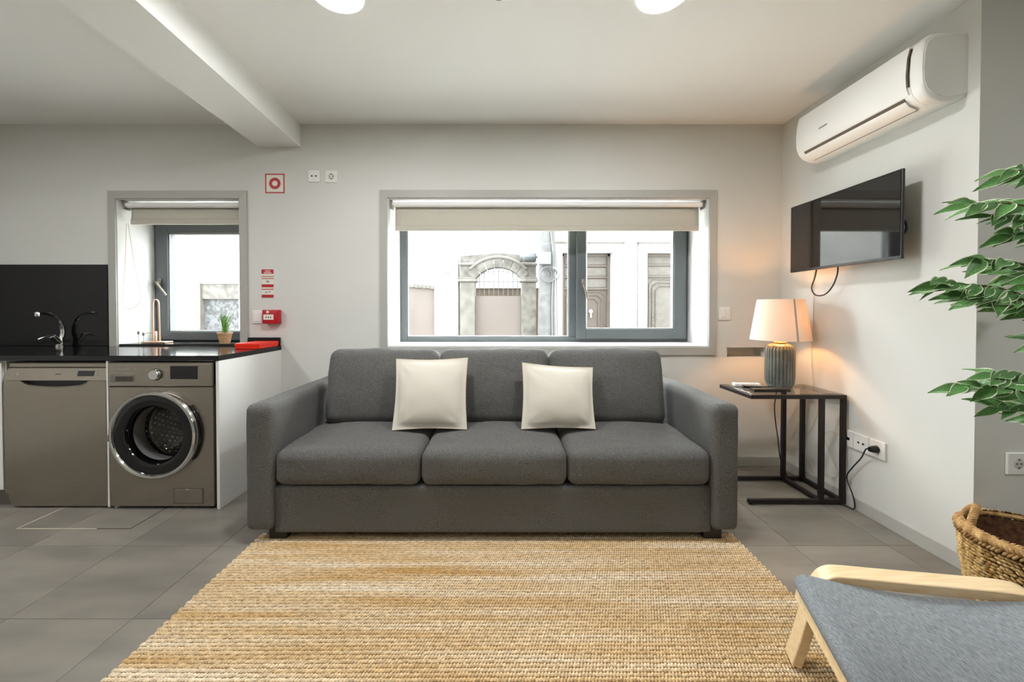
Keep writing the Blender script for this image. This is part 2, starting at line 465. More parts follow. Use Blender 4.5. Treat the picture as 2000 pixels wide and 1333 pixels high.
w2 = s_empty('window_2', (-2.4, YB, W2[2]), 'kitchen window with dark grey frame')
casing(w2, W2[0], W2[1], W2[2], W2[3], 0.055, False); reveal(w2, *W2, False)
x0, x1, z0, z1 = W2[0]+0.004, W2[1]-0.004, 0.90, W2[3]-0.004
frame(x0, x1, z0, z1, 0.03, 0.03, 0.02, 0.03, YW, YW+0.07).obj('frame', M_ALU, w2)
sa = frame(x0+0.012, x1-0.012, z0+0.006, z1-0.012, 0.098, 0.098, 0.07, 0.18, YW-0.03, YW+0.05).obj('sash', M_ALU, w2)
bead(x0+0.11, x1-0.11, z0+0.076, z1-0.192, YW-0.018).obj('bead', M_GASKET, sa)
MB().box(x0+0.113, x1-0.113, YW+0.0, YW+0.004, z0+0.08, z1-0.196).obj('pane', M_GLASS, sa)
win_handle(sa, x0+0.05, 1.37, -0.6+1.25)
# dark granite sill of the kitchen window
MB().box(W2[0]+0.004, W2[1]-0.004, YB-0.002, YW+0.01, 0.888, 0.90, bev=0.002, seg=1).obj('sill', M_GRANITE, w2)

def blind(x0, x1, zt, zbm, y, label, chain_dx):
    r = thing('roller_blind', label, 'blind', ((x0+x1)/2, y, zt-0.05))
    MB().lathe([(0.0,x0),(0.019,x0),(0.019,x1),(0.0,x1)], (0, y, zt-0.028), 'x', 20).obj('tube', M_WHITEP, r, True)
    f = MB()
    nseg = 40
    vs = []; fs = []
    for i in range(nseg+1):
        x = x0+0.012+(x1-x0-0.024)*i/nseg
        wob = 0.0015*math.sin(i*0.9)
        for (z, dy) in ((zt-0.03, 0.02), (zt-0.10, 0.021), (zbm+0.05, 0.018+wob), (zbm+0.03, 0.017+wob)):
            vs.append((x, y+dy, z))
    for i in range(nseg):
        for k in range(3): fs.append((i*4+k, i*4+k+1, (i+1)*4+k+1, (i+1)*4+k))
    f.add(vs, fs); o = f.obj('fabric', M_BLIND, r, True)
    sm = o.modifiers.new('thickness', 'SOLIDIFY'); sm.thickness = 0.0012
    MB().box(x0+0.012, x1-0.012, y+0.008, y+0.026, zbm, zbm+0.042, bev=0.006).obj('hem_bar', M_BLIND, r, True)
    for xx in (x0-0.012, x1):
        MB().box(xx, xx+0.012, y-0.022, y+0.03, zt-0.062, zt, bev=0.003).obj('bracket', M_STEELD, r)
    return r
b1 = blind(-0.84, 1.455, 1.962, 1.742, 3.0, 'long grey roller blind pulled up above the sofa window', 0)
b2 = blind(-2.815, -1.968, 1.957, 1.79, 3.0, 'short grey roller blind pulled up above the kitchen window', 0)
MB().tube([(-0.852,2.99,1.93),(-0.853,2.99,1.6),(-0.852,2.988,1.2),(-0.846,2.988,1.17),(-0.838,2.988,1.2),(-0.838,2.99,1.6),(-0.842,2.99,1.93)], 0.0022, 6, 6).obj('pull_chain', M_WHITEP, b1)
MB().tube([(-2.80,2.975,1.79),(-2.812,2.975,1.5),(-2.835,2.975,1.27),(-2.825,2.975,1.18),(-2.77,2.975,1.16),(-2.715,2.975,1.20),(-2.70,2.975,1.27),(-2.745,2.975,1.5),(-2.788,2.975,1.79)], 0.0018, 6, 6).obj('pull_chain', M_CABLEC, b2)

# ================================================================== CEILING FITTINGS
def ceiling_lamp(x, y, label):
    t = thing('ceiling_lamp', label, 'ceiling lamp', (x, y, ZC-0.036), 'round flush ceiling lamps')
    MB().lathe([(0.0,ZC-0.001),(0.118,ZC-0.001),(0.124,ZC-0.012),(0.118,ZC-0.034),(0.106,ZC-0.036),(0.106,ZC-0.03),(0.0,ZC-0.03)], (x,y,0), 'z', 48).obj('rim', M_WHITEP, t, True)
    MB().lathe([(0.0,ZC-0.0355),(0.08,ZC-0.0355),(0.1055,ZC-0.0335)], (x,y,0), 'z', 48).obj('diffuser', M_LED, t, True)
ceiling_lamp(-0.705, 1.70, 'round lit flush ceiling lamp beside the white beam')
ceiling_lamp(0.655, 1.70, 'round lit flush ceiling lamp on the side of the air conditioner')
ceiling_lamp(-2.9, 1.2, 'added unseen fill lamp on the ceiling over the kitchen floor in front of the tap')  # added out of view to brighten the kitchen side
ceiling_lamp(-2.9, -0.5, 'added unseen fill lamp on the ceiling over the kitchen floor, farther from the window')  # another added lamp, out of frame, lifting the left wall and ceiling
ceiling_lamp(2.6, -0.4, 'added unseen fill lamp on the ceiling over the floor past the armchair')  # off-screen fill, added to light the return wall facing the camera
t = thing('smoke_detector', 'small white smoke detector between the two ceiling lamps', 'detector', (-0.03,1.672,2.44))
MB().lathe([(0.0,ZC-0.001),(0.05,ZC-0.001),(0.05,ZC-0.022),(0.035,ZC-0.032),(0.0,ZC-0.032)], (-0.03,1.672,0), 'z', 32).obj('base', M_WHITEP, t, True)
MB().lathe([(0.0,ZC-0.03),(0.022,ZC-0.03),(0.022,2.455),(0.026,2.45),(0.026,2.443),(0.018,2.44),(0.0,2.44)], (-0.03,1.672,0), 'z', 24).obj('sensor_head', M_STEELD, t, True)

# ================================================================== WALL FITTINGS
def plate_back(name, cat, label, x, z, wd, ht, kind):
    t = thing(name, label, cat, (x, YB, z-ht/2))
    MB().box(x-wd/2, x+wd/2, YB-0.009, YB, z-ht/2, z+ht/2, bev=0.003).obj('plate', M_WHITEP, t)
    if kind == 'data':
        for dx in (-0.015, 0.015):
            MB().lathe([(0.0,-0.0105),(0.006,-0.0105),(0.006,-0.008)], (x+dx, YB, z), 'y', 16).obj('port', M_BLACK, t)
    if kind == 'socket':
        MB().lathe([(0.0,-0.0085),(0.019,-0.0095),(0.0205,-0.0105),(0.0225,-0.0085)], (x, YB, z), 'y', 28).obj('well', M_ACG, t, True)
        for dx in (-0.0095, 0.0095):
            MB().lathe([(0.0,-0.0112),(0.0032,-0.0112),(0.0032,-0.009)], (x+dx, YB, z), 'y', 10).obj('pin_hole', M_BLACK, t)
        for s_ in (-1, 1):
            MB().box(x-0.004, x+0.004, YB-0.0115, YB-0.009, z+s_*0.0175-0.003, z+s_*0.0175+0.003).obj('earth_clip', M_INK, t)
    if kind == 'switch':
        MB().box(x-wd/2+0.012, x+wd/2-0.012, YB-0.013, YB-0.008, z-ht/2+0.014, z+ht/2-0.014, bev=0.002).obj('rocker', M_WHITEP, t)
    if kind == 'switch2':
        for s_ in (-1, 1):
            MB().box(x+(s_-1)*0.0145+0.0005, x+(s_+1)*0.0145-0.0005, YB-0.013, YB-0.008, z-ht/2+0.014, z+ht/2-0.014, bev=0.002).obj('rocker', M_WHITEP, t)
    return t
plate_back('data_outlet', 'outlet', 'white outlet plate with two round ports, high on the wall', -1.398, 2.127, 0.085, 0.085, 'data')
plate_back('wall_socket', 'socket', 'white round-well power socket, high on the wall next to the two-port outlet', -1.272, 2.124, 0.088, 0.085, 'socket')
plate_back('light_switch', 'switch', 'white light switch beside the red fire call point', -1.812, 1.10, 0.09, 0.095, 'switch')
plate_back('light_switch', 'switch', 'white double light switch between the wide window and the lamp', 1.603, 1.125, 0.085, 0.095, 'switch2')

# fire point sign: red square border with a red ring
t = thing('fire_sign', 'square white sign with red border and red ring', 'sign', (-1.686, YB, 2.005))
x, z = -1.686, 2.075
MB().box(x-0.073, x+0.073, YB-0.003, YB, z-0.074, z+0.074).obj('panel', M_SIGNW, t)
b = MB(); a, c = 0.071, 0.062
for (p, q, r, s_) in ((-a,a,c,a),(-a,a,-a,-c),(-a,-c,-c,c),(c,a,-c,c)): b.box(x+p, x+q, YB-0.0036, YB-0.003, z+r, z+s_)
b.obj('border', M_RED, t)
b = MB().lathe([(0.020,-0.0036),(0.042,-0.0036),(0.042,-0.003),(0.020,-0.003),(0.020,-0.0036)], (x,YB,z), 'y', 40).obj('ring', M_RED, t)
# instruction sign
t = thing('instruction_sign', 'narrow white notice with red bands above the fire call point', 'sign', (-1.744, YB, 1.245))
x, z = -1.744, 1.345
MB().box(x-0.046, x+0.046, YB-0.003, YB, z-0.104, z+0.104).obj('panel', M_SIGNW, t)
for (z0, z1) in ((0.070,0.103),(0.049,0.054),(0.034,0.039),(-0.028,-0.006),(-0.045,-0.039),(-0.103,-0.082)):
    MB().box(x-0.045, x+0.043, YB-0.0034, YB-0.003, z+z0, z+z1).obj('red_band', M_RED, t)
for (dx, z0, wd) in ((0,0.091,0.040),(0,0.078,0.056)):
    MB().box(x+dx-wd/2, x+dx+wd/2, YB-0.0038, YB-0.0034, z+z0-0.003, z+z0+0.003).obj('white_lettering', M_SIGNW, t)
for (dx, dz, wd, ht) in ((0.0,0.014,0.02,0.012),(-0.012,-0.065,0.012,0.01),(0.004,-0.065,0.010,0.003),(0.016,-0.062,0.010,0.008)):
    MB().box(x+dx-wd/2, x+dx+wd/2, YB-0.0034, YB-0.003, z+dz-ht/2, z+dz+ht/2).obj('pictogram', M_INKL, t)
# call point
t = thing('fire_call_point', 'red box fire call point on the wall above the worktop end', 'fire alarm', (-1.703, YB, 1.05))
x, z = -1.703, 1.102
MB().box(x-0.058, x+0.058, YB-0.05, YB, z-0.05, z+0.05, bev=0.006).obj('housing', M_RED, t, True)
MB().box(x-0.046, x+0.026, YB-0.052, YB-0.05, z-0.022, z+0.016).obj('press_panel', M_SIGNW, t)
for dx in (-0.026, -0.01, 0.006): MB().lathe([(0,-0.0526),(0.005,-0.0526),(0.005,-0.052)], (x+dx,YB,z-0.004), 'y', 12).obj('dot', M_INK, t)
MB().lathe([(0,-0.0512),(0.010,-0.0512),(0.010,-0.05)], (x-0.016,YB,z+0.034), 'y', 16).obj('symbol', M_SIGNW, t)

# gang of outlets on the right wall
def plate_right(y, kind, label, name='wall_socket', cat='socket'):
    z = 0.395
    t = thing(name, label, cat, (XR, y, z-0.05))
    MB().box(XR-0.011, XR, y-0.047, y+0.047, z-0.048, z+0.048, bev=0.003).obj('plate', M_WHITEP, t)
    if kind == 'data':
        for dy in (-0.015, 0.015):
            MB().lathe([(0,-0.0125),(0.006,-0.0125),(0.006,-0.010)], (XR,y+dy,z), 'x', 14).obj('port', M_BLACK, t)
    if kind == 'net':
        MB().box(XR-0.0125, XR-0.011, y-0.024, y-0.004, z-0.008, z+0.008).obj('port', M_BLACK, t)
        MB().box(XR-0.0125, XR-0.011, y+0.006, y+0.026, z-0.008, z+0.008).obj('port', M_INK, t)
    if kind == 'socket':
        MB().lathe([(0.0,-0.0115),(0.020,-0.0118),(0.0225,-0.011)], (XR,y,z), 'x', 28).obj('well', M_ACG, t, True)
    return t
plate_right(2.167, 'socket', 'white wall socket with the black lamp plug in it')
plate_right(2.265, 'data', 'white outlet plate with two round ports next to the plugged socket', 'data_outlet', 'outlet')
plate_right(2.363, 'net', 'white network outlet with a cream cable behind the side table', 'data_outlet', 'outlet')
# socket on the dark return wall
t = thing('wall_socket', 'white power socket on the shaded wall above the woven basket', 'socket', (2.20, YC, 0.44))
MB().box(2.153, 2.247, YC-0.011, YC, 0.443, 0.537, bev=0.003).obj('plate', M_WHITEP, t)
MB().lathe([(0.0,-0.0115),(0.020,-0.0118),(0.0225,-0.011)], (2.20,YC,0.49), 'y', 28).obj('well', M_ACG, t, True)
for dx in (-0.0095, 0.0095): MB().lathe([(0,-0.0125),(0.0034,-0.0125),(0.0034,-0.011)], (2.20+dx,YC,0.49), 'y', 10).obj('pin_hole', M_BLACK, t)
for s_ in (-1, 1): MB().box(2.196, 2.204, YC-0.013, YC-0.011, 0.487+s_*0.018, 0.493+s_*0.018).obj('earth_clip', M_INK, t)

# ------------------------------------------------------------------ air conditioner
ac = thing('air_conditioner', 'long white split air conditioner high on the right wall', 'air conditioner', (1.93, 2.14, 2.075))
Y0, Y1 = 1.775, 2.535
prof = [(2.02,2.368),(1.90,2.368),(1.862,2.360),(1.838,2.335),(1.828,2.29),(1.822,2.21),(1.826,2.15),(1.838,2.118),(1.862,2.092),(1.905,2.074),(1.95,2.068),(2.02,2.085)]
MB().prism(prof, 'y', Y0+0.055, Y1).obj('body', M_ACW, ac, True, angle=50)
# end cap, rounded, slightly proud
cap = [(2.02,2.368),(1.90,2.370),(1.862,2.362),(1.836,2.336),(1.824,2.29),(1.819,2.21),(1.823,2.15),(1.836,2.114),(1.862,2.088),(1.905,2.070),(1.95,2.066),(2.02,2.085)]
b = MB()
def inset(poly, k):
    cx = sum(p[0] for p in poly)/len(poly); cz = sum(p[1] for p in poly)/len(poly)
    return [(cx+(p[0]-cx)*k if p[0] < 2.015 else p[0], cz+(p[1]-cz)*k) for p in poly]
rings = [(cap, Y0+0.05), (cap, Y0+0.018), (inset(cap,0.985), Y0+0.007), (inset(cap,0.94), Y0)]
n = len(cap); vs = []; fs = []
for (pl, yy) in rings: vs += [(p[0], yy, p[1]) for p in pl]
for i in range(3):
    for k in range(n): fs.append((i*n+k, i*n+(k+1) % n, (i+1)*n+(k+1) % n, (i+1)*n+k))
fs += [tuple(range(n)), tuple(3*n+k for k in range(n))]
b.add(vs, fs).obj('end_cap', M_ACW, ac, True, angle=60)
MB().prism(inset(cap,0.86), 'y', Y0-0.003, Y0+0.001).obj('end_panel', M_ACW, ac)
# front cover panel, vent slot and flap
MB().prism([(1.833,2.345),(1.820,2.29),(1.814,2.21),(1.818,2.155),(1.829,2.126),(1.834,2.13),(1.825,2.155),(1.821,2.21),(1.827,2.29),(1.838,2.34)], 'y', Y0+0.065, Y1-0.006).obj('front_panel', M_ACW, ac, True, angle=60)
MB().prism([(1.8335,2.121),(1.8385,2.126),(1.846,2.113),(1.841,2.108)], 'y', Y0+0.09, Y1-0.05).obj('vent_slot', mat('vent_dark','#5B5144',0.8), ac)
MB().prism([(1.843,2.109),(1.860,2.0885),(1.893,2.0755),(1.893,2.071),(1.857,2.084),(1.838,2.107)], 'y', Y0+0.09, Y1-0.05).obj('flap', M_ACW, ac, True, angle=60)
MB().prism([(1.893,2.074),(1.898,2.072),(1.898,2.070),(1.893,2.072)], 'y', Y0+0.09, Y1-0.05).obj('vent_slot', MATS['vent_dark'], ac)
MB().prism([(1.8125,2.199),(1.8135,2.199),(1.8135,2.206),(1.8125,2.206)], 'y', 2.285, 2.345).obj('logo', M_INKL, ac)
MB().prism([(1.831,2.33),(1.8195,2.29),(1.8145,2.21),(1.8185,2.16),(1.826,2.16),(1.823,2.21),(1.829,2.29),(1.838,2.33)], 'y', Y0+0.056, Y0+0.063).obj('panel_gap', MATS['vent_dark'], ac)

# ------------------------------------------------------------------ television
tv = thing('television', 'flat black wall-mounted television under the air conditioner', 'television', (1.93, 2.305, 1.395))
tvy0, tvy1, tz0, tz1 = 1.937, 2.685, 1.398, 1.832
Mtv = Matrix.Translation(Vector((1.90,2.305,1.615))) @ Matrix.Rotation(math.radians(0.6), 4, 'Z') @ Matrix.Translation(Vector((-1.90,-2.305,-1.615)))
MB().box(1.90, 1.914, tvy0, tvy1, tz0, tz1, bev=0.004, M=Mtv).obj('casing', M_TVB, tv)
MB().box(1.8985, 1.901, tvy0+0.009, tvy1-0.009, tz0+0.016, tz1-0.009, M=Mtv).obj('screen', M_SCREEN, tv)
b = MB()
MB().box(1.912, 1.965, tvy0+0.12, tvy1-0.12, tz0+0.03, tz1-0.13, bev=0.01, M=Mtv).obj('back_housing', M_TVB, tv)
MB().box(1.96, 2.019, 2.2, 2.41, 1.52, 1.70, bev=0.004).obj('wall_bracket', M_DARKMETAL, tv)
MB().tube([(1.955,2.53,1.42),(1.955,2.545,1.36),(1.955,2.572,1.29),(1.957,2.54,1.245),(1.957,2.47,1.245),(1.955,2.41,1.29),(1.955,2.375,1.36),(1.955,2.37,1.42)], 0.0042, 8, 6).obj('cable_loop', M_CABLEB, tv, True)
MB().tube([(1.93,1.99,1.60),(1.936,1.955,1.58),(1.936,1.948,1.54),(1.93,1.975,1.50)], 0.006, 8, 5).obj('side_cable', M_CABLEB, tv, True)

# thin cream cables on the right wall
c1 = MB().tube([(2.012,2.63,1.40),(2.012,2.632,1.2),(2.012,2.63,1.0),(2.012,2.645,0.87),(2.010,2.62,0.66),(2.010,2.58,0.51),(2.010,2.63,0.38),(2.010,2.69,0.29),(2.010,2.69,0.20),(2.008,2.62,0.13),(2.004,2.58,0.09)], 0.0022, 6, 6)
tag(c1.obj('aerial_cable', M_CABLEC, None, True), 'thin cream cable hanging down the wall from the television', 'cable')
c2 = MB().tube([(2.007,2.381,0.395),(2.004,2.42,0.405),(2.000,2.47,0.40),(2.006,2.52,0.36),(2.007,2.50,0.29),(2.007,2.44,0.20),(2.007,2.42,0.15),(2.007,2.46,0.12),(2.007,2.53,0.13)], 0.0022, 6, 6)
tag(c2.obj('network_cable', M_CABLEC, None, True), 'thin cream cable looping from the outlet behind the side table', 'cable')

# ================================================================== KITCHEN
YK = 2.30
# backsplash
tag(MB().box(-3.99, -2.902, YB-0.02, YB-0.0005, 0.889, 1.482, bev=0.002, seg=1).obj('backsplash', M_GRANITE), 'tall polished black granite splashback behind the tap', 'splashback')
tag(MB().box(-1.885, -1.652, YB-0.02, YB-0.0005, 0.889, 0.95, bev=0.002, seg=1).obj('upstand', M_GRANITE), 'low black granite upstand behind the red box', 'upstand')
# worktop
tag(MB().box(-3.99, -1.648, YK, YB-0.0005, 0.858, 0.888, bev=0.002, seg=1).obj('worktop', M_GRANITE), 'polished black granite kitchen worktop', 'worktop')
tag(MB().box(-1.668, -1.650, YK+0.005, YB-0.001, 0.0, 0.857, bev=0.001, seg=1).obj('kitchen_end_board', M_LAM), 'white end panel under the worktop next to the sofa', 'panel')
tag(MB().box(-2.297, -2.287, YK+0.005, YB-0.001, 0.012, 0.857).obj('divider_panel', M_LAM), 'narrow white divider panel between dishwasher and washing machine', 'panel')
# sink cabinet beyond the dishwasher
t = thing('base_cabinet', 'white kitchen base cabinet on the far side of the dishwasher', 'cabinet', (-3.25, 2.62, 0))
MB().box(-3.6, -2.902, YK+0.03, YB-0.001, 0.10, 0.857).obj('body', M_LAM, t)
MB().box(-3.595, -2.907, YK+0.01, YK+0.028, 0.11, 0.845, bev=0.002).obj('door', M_LAM, t)
MB().box(-3.6, -2.902, YK+0.06, YB-0.001, 0.0, 0.10).obj('plinth', M_STEELD, t)

# dishwasher
d = thing('dishwasher', 'stainless steel dishwasher with dark display under the worktop', 'dishwasher', (-2.597, 2.6, 0))
dx0, dx1 = -2.894, -2.300
MB().box(dx0+0.005, dx1-0.005, YK+0.05, YB-0.02, 0.02, 0.845).obj('body', M_STEELD, d)
MB().box(dx0+0.012, dx1-0.004, YK+0.028, YK+0.06, 0.818, 0.843, bev=0.003).obj('top_edge', M_STEEL, d)
# control panel leans slightly
MB().prism([(YK+0.012,0.744),(YK+0.03,0.813),(YK+0.06,0.813),(YK+0.06,0.744)], 'x', dx0, dx1).obj('control_panel', M_STEEL, d)
k = (0.03-0.012)/(0.813-0.744)
def slant(z): return YK+0.012+(z-0.744)*k
def slab(x0, x1, z0, z1, t_, m, nm, par):
    b = MB().add([(x0,slant(z0)-t_,z0),(x1,slant(z0)-t_,z0),(x1,slant(z1)-t_,z1),(x0,slant(z1)-t_,z1),
                  (x0,slant(z0)+.001,z0),(x1,slant(z0)+.001,z0),(x1,slant(z1)+.001,z1),(x0,slant(z1)+.001,z1)],
                 [(0,1,2,3),(7,6,5,4),(0,4,5,1),(1,5,6,2),(2,6,7,3),(3,7,4,0)])
    return b.obj(nm, m, par)
slab(-2.478, -2.384, 0.768, 0.798, 0.0015, M_GLOSSBLK, 'display', d)
slab(-2.606, -2.576, 0.776, 0.781, 0.0006, M_INK, 'logo', d)
for xx in (-2.366,): slab(xx, xx+0.002, 0.772, 0.802, 0.0006, M_INKL, 'mark', d)
for xx in (-2.36, -2.345): slab(xx, xx+0.010, 0.769, 0.772, 0.0006, M_INKL, 'mark', d)
for xx in (-2.86, -2.83): slab(xx, xx+0.010, 0.773, 0.79, 0.0006, M_INKL, 'mark', d)
# door with a curved handle recess cut in its top edge
b = MB(); npt = 24; xa, xb = -2.798, -2.395
poly = [(dx0+0.004,0.092),(dx1-0.002,0.092),(dx1-0.002,0.743)]
rec = []
for i in range(npt+1):
    u = i/npt; xx = xb+(xa-xb)*u
    e = min(1.0, min(u, 1-u)/0.10)
    rec.append((xx, 0.743-e*(0.018+0.016*math.sin(PI*u))))
poly += [(xb,0.743)]+rec[1:-1]+[(xa,0.743),(dx0+0.004,0.743)]
b.prism(poly, 'y', YK+0.006, YK+0.04).obj('door', M_STEEL, d)
MB().box(xa-0.01, xb+0.01, YK+0.036, YK+0.05, 0.69, 0.742).obj('handle_recess', M_BLACK, d)
MB().tube([(p[0], YK+0.007, p[1]-0.003) for p in rec[1:-1]], 0.0035, 8).obj('handle_lip', M_STEEL, d, True)
kick = [(dx0+0.010,0.088),(dx1-0.002,0.088),(dx1-0.002,0.012),(dx0+0.05,0.012),(dx0+0.028,0.022),(dx0+0.014,0.05)]
MB().prism(kick, 'y', YK+0.016, YK+0.05).obj('kick_plate', M_STEEL, d)
for xx in (dx0+0.06, dx1-0.05): MB().lathe([(0,0),(0.016,0),(0.016,0.02)], (xx,YK+0.09,0), 'z', 12).obj('foot', M_BLACK, d)

# washing machine
wm = thing('washing_machine', 'stainless steel front-loading washing machine with big round door', 'washing machine', (-1.985, 2.6, 0))
x0, x1 = -2.282, -1.684
cx, cz, R = -2.006, 0.437, 0.238
yf = YK+0.004
# front sheet: a rectangle with a round hole
def holed_plate(x0, x1, z0, z1, cx, cz, r, ya, yb, n=64):
    vs = []; fs = []
    for k in range(n):
        a = 2*PI*k/n; c_, s_ = math.cos(a), math.sin(a)
        tx = ((x1-cx) if c_ > 0 else (x0-cx))/c_ if abs(c_) > 1e-6 else 1e9
        tz = ((z1-cz) if s_ > 0 else (z0-cz))/s_ if abs(s_) > 1e-6 else 1e9
        t_ = min(tx, tz)
        vs.append((cx+r*c_, ya, cz+r*s_)); vs.append((cx+t_*c_, ya, cz+t_*s_))
        vs.append((cx+r*c_, yb, cz+r*s_)); vs.append((cx+t_*c_, yb, cz+t_*s_))
    for k in range(n):
        i, j = k*4, ((k+1) % n)*4
        fs += [(i,i+1,j+1,j), (i+1,i+3,j+3,j+1), (i+3,i+2,j+2,j+3), (i+2,i,j,j+2)]
    for (X, Z) in ((x0,z0),(x1,z0),(x1,z1),(x0,z1)):      # fill the corners
        a = math.atan2(Z-cz, X-cx) % (2*PI); k = int(a/(2*PI)*n) % n; i, j = k*4, ((k+1) % n)*4
        o = len(vs); vs += [(X,ya,Z),(X,yb,Z)]
        fs += [(i+1,o,j+1), (i+3,j+3,o+1), (i+1,i+3,o+1,o), (o,o+1,j+3,j+1)]
    return MB().add(vs, fs)
holed_plate(x0, x1, 0.018, 0.706, cx, cz, R-0.02, yf, yf+0.012).obj('front_sheet', M_STEEL, wm)
b = MB().box(x0, x0+0.012, yf+0.012, YB-0.03, 0.018, 0.845).box(x1-0.012, x1, yf+0.012, YB-0.03, 0.018, 0.845)
b.box(x0, x1, yf+0.012, YB-0.03, 0.833, 0.848).box(x0, x1, YB-0.045, YB-0.03, 0.018, 0.845).box(x0, x1, yf+0.012, YB-0.03, 0.018, 0.03)
b.obj('cabinet', M_STEELD, wm)
MB().box(x0, x1, yf-0.004, yf+0.03, 0.712, 0.845, bev=0.004).obj('control_panel', M_STEEL, wm)
MB().box(x0+0.004, x1-0.004, yf+0.004, yf+0.03, 0.704, 0.714).obj('seam', M_BLACK, wm)
MB().box(-1.924, -1.768, yf-0.0062, yf-0.003, 0.754, 0.829, bev=0.001, seg=1).obj('display', M_GLOSSBLK, wm)
kn = MB().lathe([(0.031,-0.003),(0.0305,-0.008),(0.028,-0.024),(0.025,-0.027),(0,-0.027)], (-2.006,yf,0.780), 'y', 32).obj('program_dial', M_CHROME, wm, True)
MB().lathe([(0.031,-0.0045),(0.0345,-0.0045),(0.0345,-0.003)], (-2.006,yf,0.780), 'y', 32).obj('dial_ring', M_BLACK, wm)
dr = MB().box(-2.266, -2.132, yf-0.006, yf-0.003, 0.738, 0.778, bev=0.002).obj('detergent_drawer', M_STEELD, wm)
MB().box(-2.238, -2.138, yf-0.0075, yf-0.005, 0.742, 0.770, bev=0.001, seg=1).obj('drawer_grip', mat('grip_brown','#4B453D',0.4,0.4), dr)
for (xx, zz, wd) in ((-2.262,0.811,0.022),(-2.235,0.811,0.03),(-2.20,0.811,0.012),(-2.185,0.811,0.03),(-2.13,0.812,0.010),(-2.262,0.790,0.04),(-2.21,0.790,0.07)):
    MB().box(xx, xx+wd, yf-0.0045, yf-0.0035, zz-0.0016, zz+0.0016).obj('lettering', M_INKL, wm)
for k in range(5):
    for sx in (-1, 1):
        xx = -2.006+sx*0.055
        MB().box(xx-0.010, xx+0.010, yf-0.0045, yf-0.0035, 0.757+k*0.013, 0.759+k*0.013).obj('lettering', M_INKL, wm)
for zz in (0.756, 0.776, 0.797, 0.818):
    MB().box(-1.752, -1.734, yf-0.0045, yf-0.0035, zz, zz+0.0018).obj('button_mark', M_INKL, wm)
# porthole door
door = MB().lathe([(R+0.012,0.0),(R+0.016,-0.018),(R+0.012,-0.034),(R+0.004,-0.041),(R-0.006,-0.040),(R-0.014,-0.028),(R-0.014,-0.010)], (cx,yf,cz), 'y', 72).obj('door', M_CHROME, wm, True)
MB().lathe([(R-0.013,-0.029),(R-0.04,-0.032),(0.170,-0.026),(0.160,-0.012),(0.158,0.02)], (cx,yf,cz), 'y', 64).obj('black_ring', M_GLOSSBLK, door, True)
MB().lathe([(0.160,-0.006),(0.150,0.03),(0.138,0.075),(0.125,0.10),(0.09,0.115),(0.0,0.12)], (cx,yf,cz), 'y', 64).obj('door_glass', M_DGLASS, door, True)
MB().lathe([(0.215,0.012),(0.165,0.014),(0.160,0.05),(0.165,0.10),(0.18,0.12)], (cx,yf,cz), 'y', 64).obj('gasket', mat('rubber_grey','#8C8B86',0.5), wm, True)
drum = MB().lathe([(0.165,0.12),(0.165,0.13),(0.205,0.15),(0.225,0.2),(0.225,0.42),(0.19,0.45),(0.10,0.455),(0.0,0.44)], (cx+0.01,yf,cz), 'y', 64)
M_DRUM = mat('drum_steel', '#E2DFD8', 0.3, 1.0, bump=0.8, bscale=45)
drum = drum.obj('drum', M_DRUM, wm, True)
DC = []; DU = []; DV = []; DN = []
for ring in range(9):                                   # raised dimples on the drum wall and back
    yy = yf+0.17+ring*0.03
    for k in range(40):
        a = 2*PI*(k+0.5*(ring % 2))/40
        DC.append((cx+0.01+0.224*math.cos(a), yy, cz+0.224*math.sin(a))); DN.append((-math.cos(a), 0, -math.sin(a)))
        DU.append((0, 1, 0)); DV.append((-math.sin(a), 0, math.cos(a)))
for ring in range(1, 9):
    rr = 0.022*ring; nk = 6*ring
    for k in range(nk):
        a = 2*PI*k/nk+0.2*ring
        DC.append((cx+0.01+rr*math.cos(a), yf+0.447, cz+rr*math.sin(a))); DN.append((0, -1, 0)); DU.append((1, 0, 0)); DV.append((0, 0, 1))
DIMPLES = [np.array(q_, dtype=float) for q_ in (DC, DU, DV, DN)]
for k in range(3):
    a = 2*PI*k/3+0.6
    p = Vector((cx+0.01+0.205*math.cos(a), yf+0.3, cz+0.205*math.sin(a)))
    MB().tube([p+Vector((0,-0.12,0)), p, p+Vector((0,0.12,0))], 0.022, 8).obj('drum_paddle', M_STEELD, drum, True)
MB().box(cx-R-0.016, cx-R-0.002, yf-0.036, yf-0.008, cz-0.035, cz+0.005, bev=0.004).obj('door_latch', M_BLACK, door)
a0 = MB().tube([(cx+(R+0.016)*math.cos(a), yf-0.012, cz+(R+0.016)*math.sin(a)) for a in [(-0.6+1.3*i/14) for i in range(15)]], 0.007, 8).obj('hinge_cover', M_GLOSSBLK, wm, True)
MB().box(-1.912, -1.748, yf-0.003, yf+0.002, 0.036, 0.118, bev=0.002).obj('filter_flap', M_STEEL, wm)
MB().box(-1.916, -1.744, yf-0.0008, yf+0.001, 0.032, 0.122).obj('flap_seam', M_INK, wm)
MB().box(-1.842, -1.824, yf-0.005, yf-0.002, 0.112, 0.118, bev=0.001).obj('flap_catch', M_CHROME, wm)
for xx, mm in ((x0+0.012, M_WHITEP), (x1-0.03, M_BLACK)):
    MB().lathe([(0,0),(0.013,0),(0.013,0.02)], (xx,yf+0.03,0), 'z', 12).obj('foot', mm, wm)
for xx in (x0+0.03, x1-0.03): MB().lathe([(0,0),(0.013,0),(0.013,0.02)], (xx,YB-0.1,0), 'z', 12).obj('foot', M_BLACK, wm)

